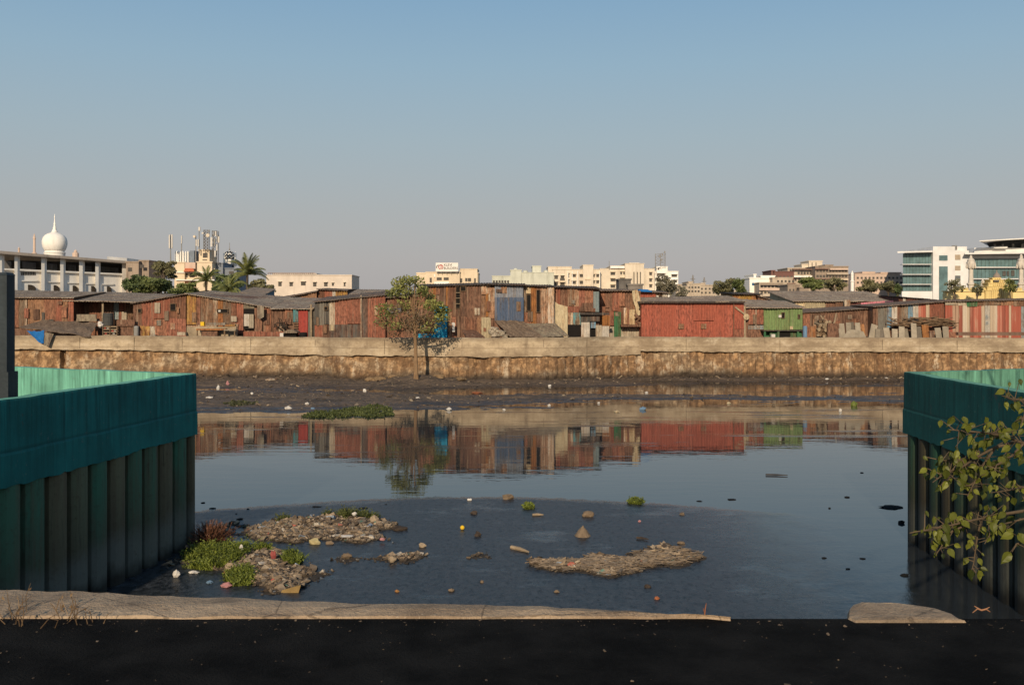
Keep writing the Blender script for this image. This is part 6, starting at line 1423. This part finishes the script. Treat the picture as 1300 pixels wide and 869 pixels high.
# office block
def office():
    d = 340; m_ = M(d); root = thing('office_block','modern white office block with bands of teal glass at right','building',(X(1215,d),d,2.6),'buildings on the skyline')
    GL = glassm('teal_glass',(.10,.165,.17)); GL2 = glassm('grey_window',(.12,.13,.13)); TAN = plain('tan_blind',(.42,.34,.25),.8); WT = render_wall('white_cladding',(.66,.645,.62),(.6,.57,.53),.2)
    mb = MB(); zt_ = Z(321.6,d); mb.hexa([(X(1147,d),d+.5,2.5),(X(1183,d),d+.5,2.5),(X(1183,d+26)+3,d+26,2.5),(X(1148,d+26),d+26,2.5),(X(1147,d),d+.5,zt_),(X(1183,d),d+.5,zt_),(X(1183,d+26)+3,d+26,zt_),(X(1148,d+26),d+26,zt_)]); mb.build('glass_wing',GL,root)
    mb = MB(); mb.hexa([P(1139.4,321,d-3),P(1184,320,d-3),P(1184,320,d+26),P(1139.4,321,d+26),P(1139.4,319,d-3),P(1184,318,d-3),P(1184,318,d+26),P(1139.4,319,d+26)]); mb.build('roof_slab',WT,root)
    for y in (335.4,348.2,360.8): mb = MB(); mb.pbox(1145.6,1183,y-.45,y+.45,d-1.4,2.2); mb.build('floor_band',WT,root)
    mb = MB(); mb.pbox(1145,1183.6,369.6,392,d-.3,4); mb.build('plinth',WT,root)
    for i in range(1,9): mb = MB(); mb.pbox(1147+i*4,1147.25+i*4,322.4,369.4,d+.35,.2); mb.build('mullion',plain('mullion_grey',(.13,.18,.17),.9),root)
    mb = MB(); mb.box(X(1183.2,d),X(1211,d),d-.8,d+24,2.5,Z(313,d)); mb.build('white_tower',WT,root)
    mb = MB(); mb.box(X(1210.8,d),X(1232,d),d+1.2,d+24,2.5,Z(317.6,d)); mb.build('white_wing',WT,root)
    mb = MB(); mb.box(X(1205,d),X(1231,d),d+2,d+14,Z(318,d),Z(312.4,d)); mb.build('roof_house',WT,root)
    mb = MB()
    for i in range(4): mb.pbox(1208.8+i*1.8,1209.8+i*1.8,311.4,317,d+1.2,.4)
    mb.build('louvres',plain('louvre_grey',(.3,.29,.27),.8),root)
    for a,b,t,bo,m__ in ((1192.4,1203,324,330.6,GL),(1192.2,1203.2,338,392,GL)): mb = MB(); mb.pbox(a,b,t,bo,d-.95,.3); mb.build('tower_window',m__,root)
    for t,bo,m__ in ((323.2,329.6,TAN),(337.2,343,TAN),(349.6,355.6,GL2),(362.4,368.4,GL2)): mb = MB(); mb.pbox(1211.4,1219.4,t,bo,d+1.05,.3); mb.build('window',m__,root)
    mb = MB(); mb.box(X(1236,d),X(1345,d),d+2.5,d+30,2.5,Z(322,d)); mb.build('glass_wing',GL,root)
    mb = MB(); mb.pbox(1232,1345,323.4,328,d+1.6,1); mb.build('fascia',WT,root)
    mb = MB(); mb.hexa([P(1225,322.8,d-2),P(1345,321.4,d-2),P(1345,321.4,d+30),P(1225,322.8,d+30),P(1225,321,d-2),P(1345,319.2,d-2),P(1345,319.2,d+30),P(1225,321,d+30)]); mb.build('roof_slab',WT,root)
    mb = MB(); mb.pbox(1237,1345,314.4,320.6,d+3,14); mb.build('parapet_box',WT,root); mb = MB(); mb.pbox(1262,1279,312.6,315,d+1,14); mb.build('parapet_box',WT,root)
    for y in (339.2,353.8,366): mb = MB(); mb.pbox(1234,1345,y-.6,y+.6,d+1.2,1.6); mb.build('floor_band',WT,root)
    for i in range(1,16): mb = MB(); mb.pbox(1236+i*5,1236.25+i*5,328.4,385,d+2.3,.2); mb.build('mullion',plain('mullion_grey',(.13,.18,.17),.9),root)
    for a,b in ((1273,1277),(1278.6,1281),(1284,1288)): mb = MB(); mb.pbox(a,b,344 if a != 1284 else 343,350,d+2.2,.2); mb.build('open_window',PANE,root)
    mb = MB(); mb.hexa([P(1243.6,306.4,d-4),P(1345,300.8,d-4),P(1345,303,d+26),P(1256,312.6,d+20),P(1243.6,305.2,d-4),P(1345,299.4,d-4),P(1345,301,d+26),P(1256,310.6,d+20)]); mb.build('flying_roof',plain('roof_white',(.8,.77,.72),.95),root)
    mb = MB(); mb.hexa([P(1257,315,d+6),P(1345,315,d+6),P(1345,315,d+20),P(1257,315,d+20),P(1252,307.4,d+5),P(1345,302.6,d+5),P(1345,303,d+20),P(1252,309,d+20)]); mb.build('roof_room',plain('dark_roof_void',(.10,.10,.105),.7),root)
    for a in (1262,1272,1285,1297): mb = MB(); mb.pbox(a,a+2.6,309.4,314.6,d+4.6,.3); mb.build('roof_plant',METAL,root)
office()
# temple and yellow wall
d = 210; YW = render_wall('yellow_plaster',(.68,.54,.26),(.5,.38,.2),.4)
mb = MB(); mb.pbox(1199.8,1345,372.6,384,d,1.2); mb.pbox(1199.4,1345,368.8,370.2,d-.2,1.6); mb.pbox(1199.8,1345,370.2,372.6,d+.1,1); solo(mb,'compound_wall',YW,'pale yellow compound wall in front of the office block','wall')
def temple():
    d = 212; m_ = M(d); root = thing('temple_tower','stepped yellow temple tower with carved tiers','temple',(X(1265,d),d,2.6)); rng = random.Random(8)
    TY = render_wall('temple_yellow',(.66,.51,.22),(.3,.2,.09),.7)
    for i,(a,b,t,bo) in enumerate(((1251,1280,368,384),(1253.6,1277.4,363.4,368),(1255,1276,358.8,363.4),(1257.6,1273.4,354.8,358.8),(1260.4,1270.4,352.2,354.8))):
        mb = MB(); mb.pbox(a,b,t+.5,bo,d-(b-a)/2*m_,(b-a)*m_); mb.pbox(a-.8,b+.8,t,t+.7,d-(b-a)/2*m_-.15,(b-a)*m_+.3)
        n_ = int((b-a)/2.6)
        for k_ in range(n_): mb.lathe(X(a+1.3+k_*2.6,d),d-(b-a)/2*m_-.1,[(.14,Z(bo,d)),(.2,Z(bo-1.6,d)),(.1,Z(bo-2.2,d)),(.13,Z(t+.6,d))],6)
        mb.build('tier',TY,root)
    mb = MB(); mb.pbox(1262,1268.6,355.2,357.6,d-9*m_-.4,.3); mb.build('niche',PANE,root)
    mb = MB(); mb.lathe(X(1265.4,d),d,[(4.4*m_,Z(352.4,d)),(4.6*m_,Z(351,d)),(3*m_,Z(348,d)),(.8*m_,Z(345.6,d)),(.3*m_,Z(342.6,d))],12); mb.build('crown',render_wall('temple_brown',(.25,.2,.16),(.1,.08,.07),.5),root)
    mb = MB()
    for k_ in range(26):
        px = rng.uniform(1218,1296); 
        if 1250 < px < 1281: continue
        mb.lathe(X(px,d-1.4),d-1.4,[(.3,Z(372,d)),(.42,Z(370,d)),(.25,Z(368,d)),(.34,Z(366.6,d)),(.05,Z(365,d))],7)
    mb.build('carved_frieze',TY,root)
temple()
for i,(px,yt) in enumerate(((1232.6,323.4),(1296.4,322.4))):
    d = 214; m_ = M(d); x = X(px,d); root = thing('ornate_pillar',['carved white pillar with a bulbous head left of the yellow temple','carved white pillar with a bulbous head at the right edge'][i],'pillar',(x,d,2.6),'carved temple pillars')
    pr = [(4.6,384),(4.6,369),(5,368.4),(3.4,367.6),(3.8,362),(4.8,361),(4.8,359.6),(3.0,358.6),(2.6,350),(2.6,342),(3.4,341),(4.4,339.4),(5.4,336),(5.2,333),(4,331.4),(4.4,330.4),(3.2,328.6),(2,327.6),(1.6,yt+2.6),(1.9,yt+2),(.3,yt)]
    mb = MB(); mb.lathe(x,d,[(r_*m_,Z(y,d)) for r_,y in pr],12,.06); mb.build('shaft',render_wall('carved_stone',(.56,.5,.42),(.2,.16,.13),.8,1.2),root)
    mb = MB()
    for k_ in range(8): a = k_*math.pi/4; mb.lathe(x+5.2*m_*math.cos(a),d+5.2*m_*math.sin(a),[(.16,Z(340.6,d)),(.24,Z(338,d)),(.08,Z(334,d))],6)
    mb.build('brackets',render_wall('carved_stone',(.56,.5,.42)),root)
mb = MB(); d = 213; m_ = M(d); x = X(1247.6,d); mb.lathe(x,d,[(r_*m_,Z(y,d)) for r_,y in ((2.8,384),(2.8,370),(3.2,369),(2.2,366),(2.6,362),(1.6,359),(2,357),(.3,354))],10,.08); solo(mb,'small_shrine',render_wall('carved_stone',(.56,.5,.42)),'short carved shrine spire between the pillar and yellow temple','shrine')
# distant haze-pale town so that the skyline never shows bare ground
far = render_wall('far_plaster',(.42,.36,.30),(.28,.24,.2),.5,.15)
for i,(a,b,t,lab) in enumerate(((446,492,370,'distant pale block hidden behind the grey roof left of the tree'),(600,630,364,'distant pale block between the builder block and green block'),(905,955,368,'distant pale block behind the brown-green tree'),(-60,20,372,'distant pale block behind the left arcade'))):
    bld('distant_block',lab,[(a,b,t)],520,16,far,rows(a+4,b-4,5,(t+4,),3,3))

# ------------------------------------------------------------------ light, sky, camera
SUN_AZ, SUN_EL = 10.0, 22.0      # degrees left of straight behind the camera
sv = Vector((-math.sin(R(SUN_AZ))*math.cos(R(SUN_EL)), -math.cos(R(SUN_AZ))*math.cos(R(SUN_EL)), math.sin(R(SUN_EL))))
L = bpy.data.lights.new('sun','SUN'); L.energy = 4.5; L.angle = R(.6); L.color = (1.0,.82,.60)
lo = bpy.data.objects.new('sun', L); COL.objects.link(lo); lo.rotation_euler = sv.to_track_quat('Z','Y').to_euler()
w = bpy.data.worlds.new('World'); scene.world = w; w.use_nodes = True; nt = w.node_tree; n = N(nt); bg = nt.nodes['Background']
sky = nt.nodes.new('ShaderNodeTexSky'); sky.sky_type = 'NISHITA'; sky.sun_disc = False; sky.sun_elevation = R(SUN_EL); sky.sun_rotation = R(180+SUN_AZ); sky.air_density = 1.4; sky.dust_density = 4.0; sky.ozone_density = 1.0
sk = n.mix(1.0, sky.outputs[0], (.085,.085,.085), 'MULTIPLY')
tc = nt.nodes.new('ShaderNodeTexCoord'); z = n.sep(tc.outputs['Generated'])[2]
rp = nt.nodes.new('ShaderNodeValToRGB'); n.link(z, rp.inputs[0]); cr = rp.color_ramp
stops = [(0.0,(.465,.44,.43)),(.05,(.47,.455,.455)),(.10,(.43,.455,.475)),(.17,(.37,.465,.53)),(.24,(.30,.45,.575)),(.31,(.225,.395,.575)),(.6,(.13,.26,.44)),(1.0,(.09,.19,.36))]
cr.elements[0].position = 0; cr.elements[0].color = c4(stops[0][1]); cr.elements[1].position = 1; cr.elements[1].color = c4(stops[-1][1])
for q,c in stops[1:-1]: e = cr.elements.new(q); e.color = c4(c)
n.link(n.mix(.85, sk, rp.outputs[0]), bg.inputs[0]); bg.inputs[1].default_value = 1.0
cam = bpy.data.cameras.new('camera'); co = bpy.data.objects.new('camera', cam); COL.objects.link(co); co.location = (0,0,CAMZ); co.rotation_euler = (R(90),0,0)
cam.sensor_width = 36; cam.lens = FPX/1300*36; cam.shift_y = -(434.5-HY)/1300; cam.clip_start = .1; cam.clip_end = 8000
scene.camera = co
scene.view_settings.view_transform = 'Standard'; scene.view_settings.look = 'None'; scene.view_settings.exposure = 0; scene.view_settings.gamma = 1
scene.render.engine = 'CYCLES'; scene.cycles.max_bounces = 6; scene.cycles.use_denoising = True
